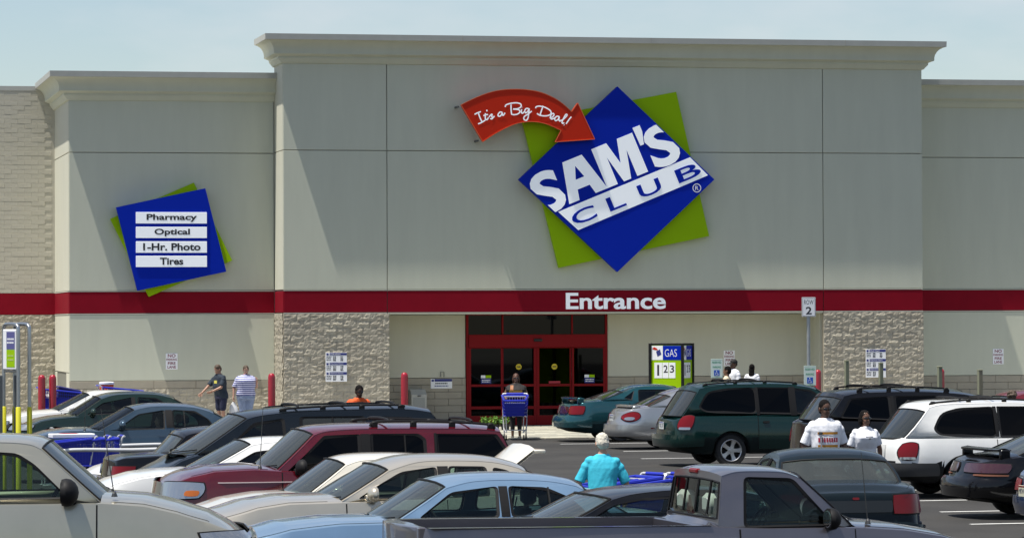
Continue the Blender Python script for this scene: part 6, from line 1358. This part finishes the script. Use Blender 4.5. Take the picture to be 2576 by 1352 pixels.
t = thing('shopping_bag', 'white plastic bag hanging from the striped woman\'s hand', 'bag', (q.x, q.y - .02, q.z - .42), 0); b = MB(); loft(b, [((0, 0, 0), .12, .07), ((0, 0, .14), .14, .09), ((0, 0, .30), .10, .05), ((0, 0, .42), .02, .02)], 14); b.v = [(x + .012 * math.sin(14 * z), y + .01 * math.sin(20 * x + 9 * z), z) for x, y, z in b.v]; b.build('sack', mat('bag_plastic', (.72, .74, .76), .4), t, 40)
# person in orange
pc = person('person in orange vest over black seen above the black minivan roof', 12.2, 75.1, 0, R(6), 1.75, 1.15, (.06, .03, .02), lean=20, nod=-8, shirt=dict(m=mat('vest_orange', (.72, .10, .015), .8), sleeve=.5, name='vest'), pants=dict(m=m_drk), hair=dict(t='short', m=m_hblack, line=.12), glasses=True)
print_on(pc, 'vest_opening', mat('shirt_black', (.012, .012, .012), .9), -.075, .075, .90, 1.36, 4, 10, .004)
# woman with cart
pd_ = person('woman in gold and black sleeveless top pushing the blue cart towards the camera', 19.22, 92.62, 0, R(-14), 1.69, 1.38, DK2, arms=(((.06, -.02, -.15), (.02, -.20, -.185), .9), ((-.06, -.02, -.15), (-.02, -.20, -.185), .9)), bust=.02, shirt=dict(m=mat('top_black', (.014, .012, .012), .8), sleeve=0, hem=.5), pants=dict(m=m_drk, len=.8), hair=dict(t='bob', m=m_hred, line=.125, rough=.008), glasses=True)
print_on(pd_, 'gold_print', mat('print_gold', (.75, .42, .05), .6), -.17, .17, 1.07, 1.25, 10, 4, .006); print_on(pd_, 'strap_print', mat('print_rust', (.30, .10, .02), .6), -.14, -.06, 1.24, 1.38, 4, 4, .006)
# older man from behind
pe = person('older grey haired man in turquoise shirt seen from behind, walking bent over', 9.85, 42.43, 0, R(176), 1.67, 1.02, (.48, .27, .19), lean=10, nod=10, sway=-2, arms=(((.07, .0, -.15), (.085, -.09, -.265)), ((-.07, .0, -.15), (-.085, -.09, -.265))), shirt=dict(m=m_turq, sleeve=.98, hem=.43, fold=.8), pants=dict(m=m_tan), hair=dict(t='short', m=m_hgrey, rough=.008), vox=.009)
# couple in white shirts
pf = person('tall man in white T-shirt with orange and red print, crutch under his arm', 15.57, 52.4, 0, R(0), 1.82, 1.18, DK, look=9, nod=4, belly=.012, arms=(((.06, .02, -.16), (.075, -.05, -.30)), ((-.065, .02, -.165), (-.06, -.04, -.31))), shirt=dict(m=m_tw, sleeve=.95, hem=.45, fold=.8), pants=dict(m=m_drk), hair=dict(t='short', m=m_hblack, rough=.002, line=.15), glasses=True, vox=.010)
for z0, z1, m_ in ((1.30, 1.335, 'o'), (1.10, 1.145, 'o')): print_on(pf, 'shirt_print', mat('print_orange', (.55, .24, .02), .8), -.155, .155, z0, z1, 12, 2)
for k in range(8): print_on(pf, 'shirt_print', mat('print_red', (.32, .02, .05), .8), -.15 + k * .039, -.122 + k * .039, 1.185, 1.25, 2, 3)
q = Matrix.Translation(pf['root'].location) @ Matrix.Rotation(R(0), 4, 'Z'); s_ = pf['sh'][1]
t = thing('crutch', 'grey metal crutch under the arm of the tall man', 'crutch', q @ Vector((s_.x + .07, s_.y - .17, 0)), R(0))
b = MB(); b.bbox(-.02, .02, -.10, .10, 1.30, 1.34, .015); b.build('arm_pad', m_rub, t)
for yy in (-.07, .07): MB().tube([(0, yy, 1.31), (0, yy * .9, .62), (0, .0, .42), (0, 0, .05)], .011, 6).build('tube', mat('crutch_alloy', (.5, .5, .54), .4, .7), t)
MB().tube([(0, -.07, .88), (0, .07, .88)], .015, 6).build('hand_grip', m_rub, t); MB().lathe([(.02, 0), (.02, .07)], 10).build('rubber_foot', m_rub, t)
w_ = q @ pf['wr'][0]
t = thing('paper_bundle', 'folded white papers in the hand of the tall man', 'papers', (w_.x, w_.y - .05, w_.z - .12), R(30)); MB().bbox(-.09, .10, -.015, .015, -.03, .05, .004).build('folded_sheet', m_swhite, t); MB().bbox(-.05, .13, .017, .022, -.01, .07, .001).build('loose_sheet', m_swhite, t)
pg = person('woman in plain white T-shirt and sunglasses beside the tall man', 16.39, 53.03, 0, R(4), 1.64, .98, DK2, look=6, bust=.026, arms=(((.055, .02, -.16), (.06, .02, -.31)), ((-.05, .03, -.17), (-.045, .0, -.31))), shirt=dict(m=m_tw, sleeve=.72, hem=.49), pants=dict(m=m_drk), hair=dict(t='bob', m=m_hblack, line=.13, rough=.01), glasses=True, vox=.010)
print_on(pg, 'shirt_print', m_ink, -.06, .06, 1.235, 1.245, 6, 1); print_on(pg, 'shirt_print', m_ink, -.02, .02, 1.205, 1.218, 3, 1)
# group near the recess
person('man in white shirt and black cap near the reserved parking sign', 27.0, 99.9, .15, R(-70), 1.80, 1.1, DK, shirt=dict(m=m_tw, sleeve=.9), pants=dict(m=m_drk), hair=dict(t='cap', m=m_hblack, cap=mat('cap_black', (.012, .012, .013), .8)))
person('young person with short black hair and cream top before the man in the cap', 26.3, 98.0, 0, R(-120), 1.78, .85, DK2, shirt=dict(m=mat('shirt_cream', (.66, .56, .40), .8), sleeve=.9), pants=dict(m=m_drk), hair=dict(t='short', m=m_hblack, rough=.003))
person('woman with long straight black hair and white top seen from behind', 27.55, 99.9, .15, R(150), 1.66, .95, DK2, shirt=dict(m=m_tw, sleeve=.8), pants=dict(m=m_jean), hair=dict(t='long', m=m_hblack, rough=.002))
person('person with curly brown hair standing in front of the maroon sedan', 23.69, 67.15, 0, R(180), 1.64, .95, (.42, .25, .17), shirt=dict(m=m_tn, sleeve=.8), pants=dict(m=m_jean), hair=dict(t='curly', m=m_hbrown))
dr_ = person('person in pink top sitting at the wheel of the slate blue sedan', 7.52, 69.72, -.38, R(-87), 1.66, 1.0, (.42, .25, .18), arms=(((.03, -.08, -.13), (.0, -.2, -.12)), ((-.03, -.08, -.13), (.0, -.2, -.12))), legs=(((.06, -.24, .50), (.06, -.36, .28)), ((-.06, -.24, .50), (-.06, -.36, .28))), shirt=dict(m=mat('top_pink', (.5, .22, .25), .8), sleeve=.7), pants=dict(m=m_jean), hair=dict(t='bob', m=m_hbrown))
